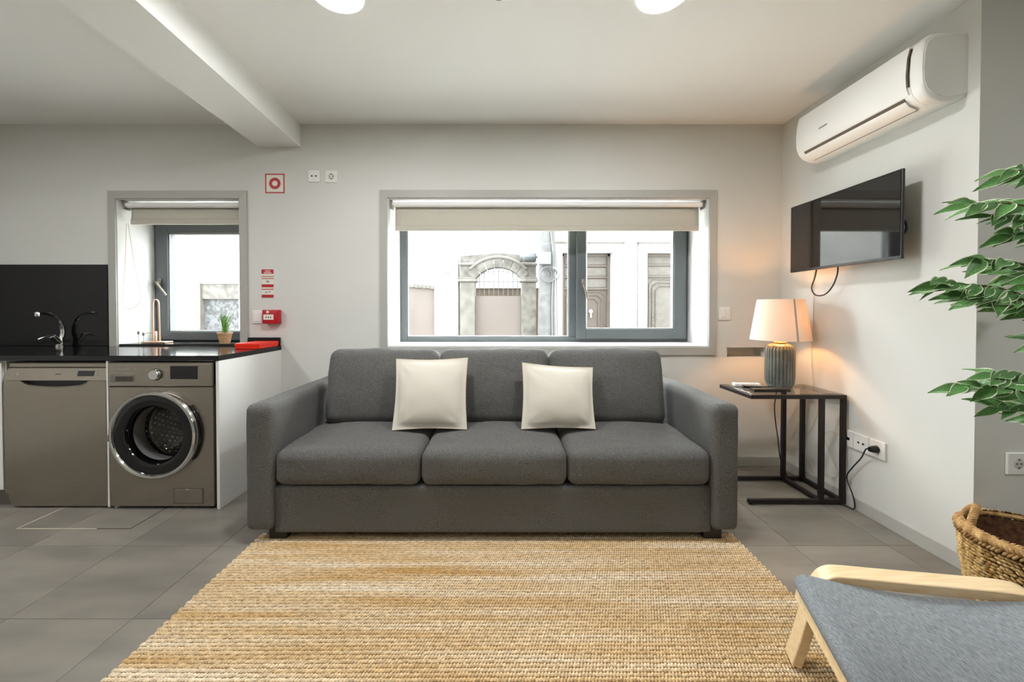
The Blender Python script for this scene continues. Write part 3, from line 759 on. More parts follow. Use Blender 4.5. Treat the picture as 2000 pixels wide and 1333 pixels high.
# tap
tp = thing('kitchen_tap', 'chrome single-lever kitchen tap with curved spout', 'tap', (-3.19, 2.875, 0.888))
MB().lathe([(0,0.888),(0.026,0.888),(0.026,0.9),(0.021,0.905),(0.020,0.945),(0.017,0.955),(0,0.957)], (-3.19,2.875,0), 'z', 24).obj('base', M_CHROME, tp, True)
MB().tube([(-3.19,2.88,0.935),(-3.19,2.893,0.99),(-3.19,2.885,1.045),(-3.19,2.86,1.09),(-3.19,2.82,1.118),(-3.19,2.775,1.128),(-3.19,2.738,1.126)], lambda t: 0.0145-0.005*t, 12, 6).obj('spout', M_CHROME, tp, True)
MB().lathe([(0,1.108),(0.0135,1.108),(0.0145,1.13),(0.010,1.137),(0,1.138)], (-3.19,2.738,0), 'z', 16).obj('aerator', M_CHROME, tp, True)
MB().tube([(-3.19,2.872,0.915),(-3.19,2.84,0.948),(-3.19,2.825,0.965)], lambda t: 0.02-0.003*t, 12, 4).obj('cartridge', M_CHROME, tp, True)
MB().tube([(-3.19,2.835,0.966),(-3.19,2.79,0.967),(-3.19,2.735,0.950)], lambda t: 0.010-0.005*t, 10, 4).obj('lever', M_CHROME, tp, True)

# red box, caddy and pot
t = thing('red_box', 'flat bright red box on the end of the black worktop', 'box', (-1.74, 2.81, 0.8885))
MB().box(-1.823, -1.657, 2.70, 2.925, 0.8885, 0.915, bev=0.002, seg=1).obj('tray', M_REDBOX, t)
MB().box(-1.825, -1.655, 2.698, 2.927, 0.906, 0.9255, bev=0.002, seg=1).obj('lid', M_REDBOX, t)
t = thing('towel_stand', 'pale copper wire stand with a tall loop on the kitchen sill', 'stand', (-2.665, 3.06, 0.9005))
MB().box(-2.745, -2.565, 3.02, 3.10, 0.9005, 0.912, bev=0.004).obj('tray', M_COPPER, t)
MB().tube([(-2.686,3.06,0.91),(-2.688,3.06,1.10),(-2.686,3.06,1.20),(-2.678,3.06,1.222),(-2.664,3.06,1.23),(-2.650,3.06,1.222),(-2.642,3.06,1.20),(-2.640,3.06,1.10),(-2.636,3.06,0.91)], 0.0055, 10, 4).obj('loop', M_COPPER, t, True)
MB().lathe([(0,0.911),(0.010,0.911),(0.010,0.985),(0.006,0.99),(0,0.99)], (-2.655,3.045,0), 'z', 14).obj('peg', M_COPPER, t, True)
MB().tube([(-2.745,3.04,0.973),(-2.70,3.04,0.976),(-2.655,3.045,0.976)], 0.0025, 6, 3).obj('arm', M_COPPER, t, True)
for i, xx in enumerate((-2.755, -2.718)):
    r = thing('budded_stick', ('taller thin stick with a round bud at the edge of the copper stand' if i == 0 else 'shorter thin stick with a round bud in front of the copper stand'), 'stick', (xx, 3.012, 0.9005), 'budded sticks on the kitchen sill')
    MB().tube([(xx,3.012,0.9005),(xx+0.001,3.012,0.975)], 0.0015, 6).obj('stem', M_INKL, r)
    zz = 0.978 if i == 0 else 0.968
    MB().lathe([(0,zz-0.014),(0.007,zz-0.006),(0.008,zz+0.004),(0.004,zz+0.014),(0,zz+0.016)], (xx,3.012,0), 'z', 12).obj('bud', M_STEELD, r, True)
t = thing('potted_grass', 'small potted grass plant in a tan pot on the kitchen sill', 'plant', (-2.113, 3.02, 0.9005))
MB().lathe([(0,0.9005),(0.034,0.9005),(0.046,0.968),(0.051,0.970),(0.051,0.982),(0.045,0.982),(0.043,0.965),(0,0.965)], (-2.113,3.02,0), 'z', 28).obj('pot', M_POTT, t, True)
bl = None
for i in range(46):
    a = random.uniform(0, 2*PI); lean = random.uniform(0.015, 0.07); ht = random.uniform(0.12, 0.215)
    w_ = 0.0036
    p0 = Vector((-2.113+random.uniform(-.015,.015), 3.02+random.uniform(-.015,.015), 0.96))
    dr_ = Vector((math.cos(a), math.sin(a), 0)); sd = Vector((-math.sin(a), math.cos(a), 0))
    b = MB(); vs = []
    for (u, ww) in ((0,1),(0.35,1.1),(0.7,0.7),(1.0,0.08)):
        c = p0+dr_*(lean*u*u)+Vector((0,0,ht*u*(1-0.15*u)))
        vs += [c-sd*w_*ww, c+Vector((dr_.x,dr_.y,0))*0.0012, c+sd*w_*ww]
    fs = []
    for q in range(3):
        for k in range(2): fs.append((q*3+k, q*3+k+1, q*3+k+4, q*3+k+3))
    b.add(vs, fs).obj('blade', M_GRASS, t)

# ================================================================== RUG
RX0, RX1, RY0, RY1 = -1.247, 1.152, 0.36, 2.05
def knot_mesh(name, C, U, V, Nn, a, b, h, material, parent):
    """many small domes in one mesh: centres C, axes U V N (n,3), half sizes a (along U), b (along V), height h"""
    n = len(C); K = 6
    ang = np.arange(K)*2*PI/K
    loc = [(np.cos(t), np.sin(t), 0.0) for t in ang]+[(0.72*np.cos(t+PI/K), 0.72*np.sin(t+PI/K), 0.72) for t in ang]+[(0, 0, 1.0)]
    loc = np.array(loc); m = len(loc)
    P = (C[:,None,:]+loc[None,:,0,None]*(U*a[:,None])[:,None,:]+loc[None,:,1,None]*(V*b[:,None])[:,None,:]+loc[None,:,2,None]*(Nn*h[:,None])[:,None,:])
    tri = []
    for k in range(K):
        k2 = (k+1) % K
        tri += [(k,k2,K+k),(K+k,k2,K+k2),(K+k,K+k2,2*K)]
    tri = np.array(tri)
    F = (tri[None]+(np.arange(n)*m)[:,None,None]).reshape(-1)
    off = np.array(worldloc(parent))
    me = bpy.data.meshes.new(name)
    me.vertices.add(n*m); me.vertices.foreach_set('co', (P.reshape(-1,3)-off).astype(np.float32).ravel())
    nf = n*len(tri)
    me.loops.add(nf*3); me.loops.foreach_set('vertex_index', F.astype(np.int32))
    me.polygons.add(nf); me.polygons.foreach_set('loop_start', (np.arange(nf)*3).astype(np.int32))
    me.polygons.foreach_set('use_smooth', np.ones(nf, dtype=bool))
    me.materials.append(material); me.update(calc_edges=True); me.validate()
    o = bpy.data.objects.new(name, me); COL.objects.link(o); o.parent = parent; o['kind'] = 'stuff'
    return o
def jute_mat(name, cols, sx, sy, fine=90):
    m = bpy.data.materials.new(name); m.use_nodes = True
    nt = m.node_tree; N = nt.nodes; L = nt.links; b = N['Principled BSDF']
    b.inputs['Roughness'].default_value = 0.95; b.inputs['Specular IOR Level'].default_value = 0.1
    tc = N.new('ShaderNodeTexCoord')
    def nz(scale, st, det):
        mp = N.new('ShaderNodeMapping'); mp.inputs['Scale'].default_value = st; L.new(tc.outputs['Object'], mp.inputs['Vector'])
        n = N.new('ShaderNodeTexNoise'); n.inputs['Scale'].default_value = scale; n.inputs['Detail'].default_value = det
        L.new(mp.outputs['Vector'], n.inputs['Vector']); return n
    n1 = nz(1.0, (sx, sy, 1), 3)
    cr = N.new('ShaderNodeValToRGB'); cr.color_ramp.elements[0].position = 0.28; cr.color_ramp.elements[0].color = srgb(cols[0])
    cr.color_ramp.elements[1].position = 0.72; cr.color_ramp.elements[1].color = srgb(cols[2])
    e = cr.color_ramp.elements.new(0.5); e.color = srgb(cols[1])
    L.new(n1.outputs['Fac'], cr.inputs['Fac'])
    n2 = nz(fine, (0.6, 1, 1), 3)
    mr = N.new('ShaderNodeMapRange'); mr.inputs['From Min'].default_value = 0.3; mr.inputs['From Max'].default_value = 0.7
    mr.inputs['To Min'].default_value = 0.72; mr.inputs['To Max'].default_value = 1.18
    L.new(n2.outputs['Fac'], mr.inputs['Value'])
    hs = N.new('ShaderNodeHueSaturation'); L.new(cr.outputs['Color'], hs.inputs['Color']); L.new(mr.outputs['Result'], hs.inputs['Value'])
    L.new(hs.outputs['Color'], b.inputs['Base Color'])
    return m
M_JUTE = jute_mat('jute', ('#C9A368', '#DFC79F', '#EFE3CB'), 0.9, 16)
M_JUTED = mat('jute_backing', '#7E5E36', 0.95)
rug = thing('jute_rug', 'large woven natural jute rug in front of the sofa', 'rug', ((RX0+RX1)/2, (RY0+RY1)/2, 0.0))
MB().box(RX0+0.004, RX1-0.004, RY0+0.004, RY1-0.004, 0.0003, 0.006).obj('backing', M_JUTED, rug)
rng = np.random.default_rng(3)
pitch, kw = 0.0165, 0.0108
rows = int((RY1-RY0)/pitch); cols_ = int((RX1-RX0)/kw)
C = []; U = []; V = []
for r in range(rows):
    y = RY0+(r+0.5)*pitch
    xs = RX0+(np.arange(cols_)+0.5+0.5*(r % 2))*kw
    sl = 0.75 if r % 2 == 0 else 0.55
    yy = y+rng.normal(0, 0.0008, cols_)+0.0015*np.sin(xs*3.1+r*0.13)
    C.append(np.stack([xs, yy, np.full(cols_, 0.0045)], 1))
    th = sl+rng.normal(0, 0.12, cols_)
    U.append(np.stack([np.sin(th), np.cos(th), np.zeros(cols_)], 1)); V.append(np.stack([np.cos(th), -np.sin(th), np.zeros(cols_)], 1))
C = np.concatenate(C); U = np.concatenate(U); V = np.concatenate(V); n = len(C)
knot_mesh('weave', C, U, V, np.tile([0,0,1.0], (n,1)), rng.uniform(0.0086,0.0104,n), rng.uniform(0.0052,0.0064,n), rng.uniform(0.0055,0.0080,n), M_JUTE, rug)

nd = len(DIMPLES[0])
knot_mesh('drum_dimples', *DIMPLES, np.full(nd, 0.0095), np.full(nd, 0.0095), np.full(nd, 0.006), M_CHROME, drum)

# ================================================================== SOFA
so = thing('sofa', 'grey fabric three-seat sofa with wide arms under the window', 'sofa', (-0.066, 2.43, 0.0))
SX0, SX1, AI0, AI1 = -1.274, 1.141, -1.140, 1.010
SF, SB = 1.94, 2.915
for (a, c, sd) in ((SX0, AI0, 1), (AI1, SX1, 2)):
    MB().cushion(a, c, SF, SB, 0.066, 0.688, r=0.034, n=26, wr=0.0015, seed=sd, crown=0.004).obj('arm', M_SOFA, so, True, angle=180)
MB().cushion(AI0-0.004, AI1+0.004, SF+0.022, SB-0.02, 0.046, 0.285, r=0.02, n=24, wr=0.0012, seed=3).obj('base', M_SOFA, so, True, angle=180)
MB().cushion(AI0-0.01, AI1+0.01, 2.74, SB, 0.08, 0.69, r=0.03, n=20, wr=0.001, seed=4).obj('back_frame', M_SOFA, so, True, angle=180)
divs = [AI0+0.002, -0.420, 0.302, AI1-0.002]
for i in range(3):
    a, c = divs[i]+0.002, divs[i+1]-0.002
    MB().cushion(a, c, SF+0.008, 2.66, 0.284, 0.462, r=0.045, crown=0.035, front=0.012, n=30, wr=0.0045, seed=10+i, side=0.002).obj('seat_cushion', M_SOFA, so, True, angle=180)
bd = [-1.085, -0.408, 0.262, 0.958]
for i in range(3):
    a, c = bd[i]+0.002, bd[i+1]-0.002
    cy_, cz_ = 2.50, 0.67
    Mx = Matrix.Translation(Vector((0, cy_, cz_))) @ Matrix.Rotation(math.radians(-11), 4, 'X') @ Matrix.Translation(Vector((0, -cy_, -cz_)))
    MB().cushion(a, c, 2.385, 2.61, 0.45, 0.90, r=0.06, crown=0.010, front=0.03, n=30, wr=0.005, seed=20+i, M=Mx, side=0.0).obj('back_cushion', M_SOFA, so, True, angle=180)
for (x, y, z0) in ((-1.135,2.02,0.0125),(1.03,2.02,0.0125),(-1.135,2.86,0.0),(1.03,2.86,0.0),(-0.06,2.10,0.0),(-0.06,2.86,0.0)):
    MB().box(x-0.045, x+0.045, y-0.035, y+0.035, z0, 0.082, bev=0.003).obj('leg', M_BLACK, so)

def pillow(name, label, corners, depth, seed):
    """corners TL TR BR BL (world)"""
    TL, TR, BR, BL = [Vector(c) for c in corners]
    t = thing(name, label, 'cushion', (BL+BR)/2, 'white throw cushions on the sofa')
    nrm = (TR-TL).cross(BL-TL).normalized()
    if nrm.y > 0: nrm = -nrm
    n = 30
    def P(u, v, side):
        s_, r_ = (u+1)/2, (v+1)/2
        p = TL.lerp(TR, s_).lerp(BL.lerp(BR, s_), r_)
        cx_ = TL.lerp(TR, .5).lerp(BL.lerp(BR, .5), .5)
        # edges curve in slightly between the corners
        k = 0.05*((1-u*u)*abs(v)**3+(1-v*v)*abs(u)**3)
        p = p.lerp(cx_, k)
        iu, iv = min(1, abs(u)/0.94), min(1, abs(v)/0.94)
        h = depth*((1-iu**2)*(1-iv**2))**0.62
        w_ = mnoise.noise(Vector((u*2.2+seed, v*2.2, side*5)))*0.004
        # creases running in from the corners and edges
        for (qu, qv) in ((-1,1),(1,1),(1,-1),(-1,-1)):
            du, dv = u-qu*0.92, v-qv*0.92; rr = math.hypot(du, dv)
            aa = math.atan2(dv*qv, du*qu)
            w_ += 0.0045*math.sin(aa*9+seed*qu+qv)*math.exp(-(rr/0.45)**2)*min(1, rr/0.1)
        fold = 0.0
        h2 = max(0.0022, h+(w_+fold)*min(1, h/0.02))
        return p+nrm*(h2 if side > 0 else -h2*0.75)
    b = MB()
    for side in (1, -1):
        vs = [P(-1+2*i/n, -1+2*j/n, side) for j in range(n+1) for i in range(n+1)]
        fs = [(j*(n+1)+i, j*(n+1)+i+1, (j+1)*(n+1)+i+1, (j+1)*(n+1)+i) for j in range(n) for i in range(n)]
        b.add(vs, fs)
    m = n+1; o = m*m
    rim = [i for i in range(m)]+[j*m+n for j in range(1, m)]+[n*m+i for i in range(n-1, -1, -1)]+[j*m for j in range(n-1, 0, -1)]
    for q in range(len(rim)):
        a_, c_ = rim[q], rim[(q+1) % len(rim)]
        b.f.append((a_, c_, o+c_, o+a_)); b.mi.append(0)
    b.obj('cover', M_PILLOW, t, True, angle=70)
    edge = []
    for q in range(48):
        u = q/48*4; k = int(u); f_ = u-k
        uv = [(-1+2*f_, -1), (1, -1+2*f_), (1-2*f_, 1), (-1, 1-2*f_)][k]
        edge.append((P(uv[0], uv[1], 1)+P(uv[0], uv[1], -1))/2)
    MB().tube(edge, 0.0028, 6, 0, True).obj('edge_seam', M_PIPING, t, True)
    return t
pillow('throw_cushion', 'square cream cushion standing upright with taut corners on the sofa', [(-0.637,2.335,0.865),(-0.222,2.335,0.872),(-0.215,2.205,0.492),(-0.622,2.19,0.492)], 0.062, 1.0)
pillow('throw_cushion', 'slightly smaller rumpled cream cushion with a drooping right corner on the sofa', [(0.095,2.325,0.845),(0.505,2.335,0.815),(0.492,2.20,0.497),(0.085,2.20,0.495)], 0.066, 4.0)

# ================================================================== SIDE TABLE
TX0_, TX1_, TYF, TYB_ = 1.440, 2.003, 2.352, 2.700
ta = thing('side_table', 'dark metal C-shaped side table with glass top beside the sofa', 'side table', (1.72, 2.52, 0))
q = 0.024
b = MB()
b.box(TX0_, TX1_, TYF, TYF+q, 0.627, 0.650, bev=0.001, seg=1).box(TX0_, TX1_, TYB_-q, TYB_, 0.627, 0.650, bev=0.001, seg=1)
b.box(TX0_, TX0_+q, TYF+q, TYB_-q, 0.627, 0.650, bev=0.001, seg=1).box(TX1_-q, TX1_, TYF+q, TYB_-q, 0.627, 0.650, bev=0.001, seg=1)
b.obj('top_frame', M_DARKMETAL, ta)
MB().box(TX0_+0.010, TX1_-0.010, TYF+0.010, TYB_-0.010, 0.6505, 0.6565, bev=0.001, seg=1).obj('glass_top', M_TGLASS, ta)
for xx in (1.852, TX1_-q):
    for yy in (TYF, TYB_-q):
        MB().box(xx, xx+q, yy, yy+q, 0.03, 0.627, bev=0.001, seg=1).obj('leg', M_DARKMETAL, ta)
for yy in (TYF, TYB_-q): MB().box(TX0_-0.006, TX1_, yy, yy+q, 0.008, 0.031, bev=0.001, seg=1).obj('floor_bar', M_DARKMETAL, ta)
for xx in (1.852, TX1_-q): MB().box(xx, xx+q, TYF+q, TYB_-q, 0.008, 0.031, bev=0.001, seg=1).obj('floor_bar', M_DARKMETAL, ta)
for xx in (TX0_+0.012, TX1_-0.02):
    for yy in (TYF+q/2, TYB_-q/2): MB().lathe([(0,0),(0.009,0),(0.009,0.009)], (xx,yy,0), 'z', 12).obj('foot', M_BLACK, ta)

# lamp
LX, LY, LZ = 1.772, 2.595, 0.6566
la = thing('table_lamp', 'table lamp with ribbed grey ceramic base and lit cream shade', 'lamp', (LX, LY, LZ))
LS = 0.86
prof = [(0.0,LZ),(0.074,LZ),(0.086,LZ+0.010),(0.0955,LZ+0.034),(0.0975,LZ+0.07),(0.0975,LZ+0.21),(0.0945,LZ+0.245),(0.084,LZ+0.264),(0.060,LZ+0.276),(0.030,LZ+0.282),(0.0,LZ+0.283)]
pr2 = []
for i in range(len(prof)-1):
    for k in range(4):
        t_ = k/4; pr2.append((prof[i][0]*(1-t_)+prof[i+1][0]*t_, prof[i][1]*(1-t_)+prof[i+1][1]*t_))
pr2.append(prof[-1]); pr2 = [(r_*LS, h_) for (r_, h_) in pr2]
def flute(a, h):
    s_ = abs(math.sin(a*13))
    amp = 0.085*min(1, max(0, (h-LZ-0.004)/0.03))*min(1, max(0, (LZ+0.283-h)/0.03))
    return 1-amp*(1-s_**0.55)
MB().lathe(pr2, (LX,LY,0), 'z', 208, flute).obj('base', M_LAMPC, la, True, angle=80)
MB().lathe([(0.0,LZ+0.280),(0.036,LZ+0.280),(0.038,LZ+0.286),(0.03,LZ+0.292),(0.012,LZ+0.296),(0.010,LZ+0.335),(0.016,LZ+0.34),(0.016,LZ+0.39),(0,LZ+0.39)], (LX,LY,0), 'z', 28).obj('neck', M_BRASS, la, True)
z0, z1 = 0.958, 1.218
sh = MB().lathe([(0.170,z0),(0.150,(z0+z1)/2),(0.130,z1),(0.1285,z1),(0.1485,(z0+z1)/2),(0.1685,z0),(0.170,z0)], (LX,LY,0), 'z', 72).obj('shade', M_SHADE, la, True, angle=60)
a = math.radians(-92)
MB().add([(LX+r_*math.cos(a+da), LY+r_*math.sin(a+da), zz) for (r_, zz) in ((0.1712,z0),(0.1312,z1)) for da in (-0.035,0.035)]+[(LX+r_*math.cos(a+da), LY+r_*math.sin(a+da), zz) for (r_, zz) in ((0.1695,z0),(0.1295,z1)) for da in (-0.035,0.035)],
         [(0,1,3,2),(4,6,7,5),(0,2,6,4),(1,5,7,3),(0,4,5,1),(2,3,7,6)]).obj('seam', M_SEAM, sh)
b = MB()
b.tube([(LX,LY,LZ+0.39),(LX,LY,LZ+0.395)], 0.02, 12)
for k in range(3):
    aa = k*2*PI/3+0.4
    b.tube([(LX+0.015*math.cos(aa),LY+0.015*math.sin(aa),LZ+0.385),(LX+0.127*math.cos(aa),LY+0.127*math.sin(aa),1.212)], 0.002, 6)
b.obj('shade_carrier', M_BRASS, la)
M_BULB = mat('lamp_bulb', '#FFFFFF', 0.5, emit='#FFB873', estr=215.0)
MB().lathe([(0.0,1.042),(0.014,1.044),(0.026,1.06),(0.031,1.085),(0.026,1.11),(0.014,1.124),(0.0,1.128)], (LX,LY,0), 'z', 20).obj('bulb', M_BULB, la, True)
cord = MB().tube([(1.80,2.71,0.665),(1.822,2.722,0.655),(1.838,2.724,0.60),(1.826,2.722,0.50),(1.832,2.722,0.40),(1.850,2.722,0.28),(1.872,2.722,0.12),(1.895,2.690,0.036),(1.897,2.62,0.006),(1.893,2.50,0.006),(1.91,2.415,0.008),(1.94,2.40,0.02),(1.962,2.41,0.008),(1.985,2.335,0.006),(1.994,2.285,0.012),(1.992,2.29,0.08),(1.992,2.335,0.17),(1.992,2.30,0.24),(1.990,2.24,0.32),(1.975,2.195,0.385),(1.975,2.175,0.393)], 0.0035, 8, 6).obj('cord', M_CABLEB, la, True)
MB().lathe([(0.0,-0.05),(0.012,-0.05),(0.018,-0.035),(0.020,-0.012),(0.0,-0.012)], (XR,2.167,0.395), 'x', 20).obj('plug', M_BLACK, cord, True)

def remote(name, label, cx_, cy_, ln, wd, ang, body, keys, zt):
    t = thing(name, label, 'remote', (cx_, cy_, 0.657))
    Mx = Matrix.Translation(Vector((cx_,cy_,0.657))) @ Matrix.Rotation(ang, 4, 'Z')
    MB().box(-ln/2, ln/2, -wd/2, wd/2, 0, zt, bev=0.004, M=Mx).obj('body', body, t, True)
    b = MB()
    for i in range(7):
        for j in range(3):
            MB().box(-ln*0.40+i*ln*0.11, -ln*0.40+i*ln*0.11+0.009, (j-1)*wd*0.27-0.0035, (j-1)*wd*0.27+0.0035, zt, zt+0.0015, M=Mx).obj('button', keys, t)
    return t
remote('remote_control', 'long black remote control lying at the front edge of the glass table', 1.60, 2.425, 0.225, 0.045, 0.03, M_BLACK, M_INK, 0.02)
remote('remote_control', 'white remote control on the glass table behind the black ones', 1.565, 2.61, 0.16, 0.045, -0.12, M_WHITEP, M_INKL, 0.018)
remote('remote_control', 'short dark remote control between the white and the long black one', 1.575, 2.525, 0.15, 0.04, -0.25, M_BLACK, M_INKL, 0.016)

# ================================================================== ARMCHAIR
CH = Vector((0.942, 1.318, 0.021))
Lv = Vector((-0.326, -0.946, 0)); Bv = Vector((0.978, -0.208, 0))
ch = thing('armchair', 'low armchair with pale birch frame and grey fabric sling seat', 'chair', (CH.x+0.2, CH.y-0.35, 0.0155))
def cw(t_, l_, z_): return CH+Bv*t_+Lv*l_+Vector((0,0,z_))
def rect_sweep(path, th, l0, l1, rnd=0.0025):
    pts = [Vector((p[0], p[1], 0)) for p in path]
    pts = spline(pts, 7)
    sec = [(-th/2+rnd,l0),(th/2-rnd,l0),(th/2,l0+rnd),(th/2,l1-rnd),(th/2-rnd,l1),(-th/2+rnd,l1),(-th/2,l1-rnd),(-th/2,l0+rnd)]
    vs = []; fs = []; K = len(sec)
    for i, p in enumerate(pts):
        t_ = (pts[min(i+1,len(pts)-1)]-pts[max(i-1,0)]).normalized()
        nr = Vector((-t_.y, t_.x, 0))
        for (o_, l_) in sec:
            c = p+nr*o_
            vs.append(cw(c.x, l_, c.y))
    for i in range(len(pts)-1):
        for k in range(K): fs.append((i*K+k, i*K+(k+1) % K, (i+1)*K+(k+1) % K, (i+1)*K+k))
    fs += [tuple(range(K)), tuple((len(pts)-1)*K+k for k in range(K))]
    return MB().add(vs, fs)
arm_path = [(0.0,0.0),(0.02,0.07),(0.05,0.19),(0.072,0.255),(0.098,0.283),(0.14,0.290),(0.25,0.293),(0.42,0.299),(0.55,0.302),(0.605,0.290),(0.640,0.250),(0.665,0.16),(0.70,0.0)]
CWD = 0.62
for (l0, l1) in ((0.0, 0.068), (CWD-0.068, CWD)):
    rect_sweep(arm_path, 0.03, l0, l1).obj('arm_and_leg', M_BIRCH, ch, True, angle=30)
# sling seat and back
seat_path = [(0.004,0.262),(-0.008,0.272),(-0.006,0.288),(0.012,0.297),(0.06,0.292),(0.15,0.281),(0.30,0.274),(0.45,0.282),(0.58,0.30),(0.66,0.325),(0.74,0.40),(0.82,0.54),(0.87,0.66)]
rect_sweep(seat_path, 0.014, 0.074, CWD-0.074, 0.005).obj('seat_fabric', M_CHAIRF, ch, True, angle=60)
rail = MB()
for (l0, l1) in ((0.074, 0.1), (CWD-0.1, CWD-0.074)):
    rect_sweep([(0.012,0.255),(0.06,0.270),(0.2,0.262),(0.4,0.262),(0.6,0.288),(0.68,0.318),(0.76,0.40),(0.84,0.54),(0.885,0.65)], 0.02, l0, l1).obj('side_rail', M_BIRCH, ch, True, angle=50)
rect_sweep([(0.000,0.225),(0.003,0.24),(0.006,0.262)], 0.022, 0.070, CWD-0.070).obj('front_rail', M_BIRCH, ch, True, angle=50)

# ================================================================== BASKET
BX, BY, BR_ = 2.0, 1.505, 0.19
ba = thing('woven_basket', 'round woven seagrass basket with loop handles in the corner', 'basket', (BX, BY, 0.0))
def brad(z): return 0.165+0.03*math.sin(min(1, z/0.30)*PI*0.62)
zs = [0.002+0.275*i/22 for i in range(23)]
MB().lathe([(0.0,0.002)]+[(brad(z)-0.006,z) for z in zs]+[(brad(z)-0.016,z) for z in zs[::-1]]+[(0.0,0.012)], (BX,BY,0), 'z', 48).obj('lining', M_BASKETD, ba, True)
C = []; U = []; V = []; NN = []
rp = 0.0125; nr_ = int(0.262/rp)
for r in range(nr_):
    z = 0.008+r*rp; rad = brad(z)-0.004
    nk = int(2*PI*rad/0.017)
    for k in range(nk):
        a = 2*PI*(k+0.5*(r % 2))/nk+rng.normal(0, 0.01)
        nn = np.array([math.cos(a), math.sin(a), 0]); tt = np.array([-math.sin(a), math.cos(a), 0])
        th = 0.42+rng.normal(0, 0.12)
        C.append(np.array([BX, BY, z+rng.normal(0,0.0012)])+nn*rad)
        U.append(tt*math.cos(th)+np.array([0,0,-math.sin(th)])); V.append(tt*math.sin(th)+np.array([0,0,math.cos(th)])); NN.append(nn)
n = len(C)
knot_mesh('weave', np.array(C), np.array(U), np.array(V), np.array(NN), rng.uniform(0.0095,0.0125,n), rng.uniform(0.0042,0.0062,n), rng.uniform(0.007,0.012,n), jute_mat('seagrass_weave', ('#9B7440','#C9A870','#E0C896'), 40, 40, 60), ba)
# plaited rim: slanted strands wrapped over the edge
C = []; U = []; V = []; NN = []
for row, (z, ro, tilt) in enumerate(((0.268,0.003,0.9),(0.284,0.005,-0.9),(0.298,0.001,0.9))):
    rad = brad(z)+ro; nk = int(2*PI*rad/0.0135)
    for k in range(nk):
        a = 2*PI*k/nk+rng.normal(0, 0.008)
        nn = np.array([math.cos(a), math.sin(a), 0.35 if row == 2 else 0.0]); nn /= np.linalg.norm(nn)
        tt = np.array([-math.sin(a), math.cos(a), 0]); up = np.cross(nn, tt)
        C.append(np.array([BX, BY, z])+nn*rad*np.array([1,1,0])); U.append(tt*math.cos(tilt)+up*math.sin(tilt)); V.append(-tt*math.sin(tilt)+up*math.cos(tilt)); NN.append(nn)
n = len(C)
knot_mesh('rim_plait', np.array(C), np.array(U), np.array(V), np.array(NN), rng.uniform(0.014,0.017,n), rng.uniform(0.0055,0.0068,n), rng.uniform(0.010,0.014,n), M_BASKET, ba)
MB().tube([(BX+(brad(0.3)-0.004)*math.cos(k*2*PI/60), BY+(brad(0.3)-0.004)*math.sin(k*2*PI/60), 0.292) for k in range(60)], 0.012, 8, 0, True).obj('rim', M_BASKET, ba, True)
def rope(path, r, turns, parent, name):
    pts = spline([Vector(p) for p in path], 12)
    o = None
    b = MB()
    for s_ in range(3):
        out = []
        for i, p in enumerate(pts):
            t_ = (pts[min(i+1,len(pts)-1)]-pts[max(i-1,0)]).normalized()
            u = t_.cross(Vector((0.3,0.2,0.93))).normalized(); v = t_.cross(u)
            a = 2*PI*turns*i/(len(pts)-1)+s_*2*PI/3
            out.append(p+u*r*0.6*math.cos(a)+v*r*0.6*math.sin(a))
        b.tube(out, r*0.62, 7)
    return b.obj(name, M_BASKET, parent, True)
for (a0, rr_) in ((math.radians(140), 0.0), (math.radians(-40), 0.0)):
    pts = []
    for i in range(9):
        u = i/8; a = a0+(u-0.5)*0.66
        h = math.sin(PI*u)
        pts.append((BX+(0.184-0.035*h)*math.cos(a), BY+(0.184-0.035*h)*math.sin(a), 0.290+0.068*h**0.7))
    rope(pts, 0.0115, 12, ba, 'handle')

# ================================================================== FICUS TREE
TRX, TRY = 1.86, 1.235
tr = thing('ficus_tree', 'tall ficus tree with cream-edged green leaves beside the armchair', 'plant', (TRX, TRY, 0.0))
MB().lathe([(0,0.001),(0.065,0.001),(0.082,0.14),(0.086,0.16),(0.076,0.16),(0.072,0.14),(0,0.14)], (TRX,TRY,0), 'z', 32).obj('pot', M_POTW, tr, True)
MB().lathe([(0,0.141),(0.071,0.141)], (TRX,TRY,0), 'z', 24).obj('soil', M_SOIL, tr)
MB().tube([(TRX,TRY,0.13),(TRX+0.015,TRY,0.5),(TRX-0.01,TRY+0.01,0.9),(TRX+0.012,TRY,1.3),(TRX+0.005,TRY,1.75)], lambda t: 0.014-0.008*t, 10, 6).obj('trunk', M_BARK, tr, True)
# leaf prototype: length 1 along X, folded on the midrib, pale margin
def leaf_mesh(name, curl, wd):
    n = 8; vs = []; fs = []; mi = []
    for i in range(n+1):
        u = i/n
        w_ = wd*(math.sin(PI*min(1, u**0.78))**0.9)*(1-0.25*u)+0.004
        z = -curl*u*u
        for q in (-1, -0.84, 0, 0.84, 1): vs.append((u, q*w_, z+abs(q)*w_*0.38+0.02*math.sin(u*9+q)*abs(q)))
    for i in range(n):
        for k in range(4):
            fs.append((i*5+k, i*5+k+1, (i+1)*5+k+1, (i+1)*5+k)); mi.append(1 if k in (0, 3) else 0)
    me = bpy.data.meshes.new(name); me.from_pydata(vs, [], fs); me.materials.append(M_LEAF); me.materials.append(M_LEAFE)
    me.polygons.foreach_set('material_index', mi); me.polygons.foreach_set('use_smooth', [True]*len(fs)); me.update()
    return me
LM = [leaf_mesh('leaf', 0.10, 0.20), leaf_mesh('leaf', 0.22, 0.23), leaf_mesh('leaf', 0.05, 0.19)]
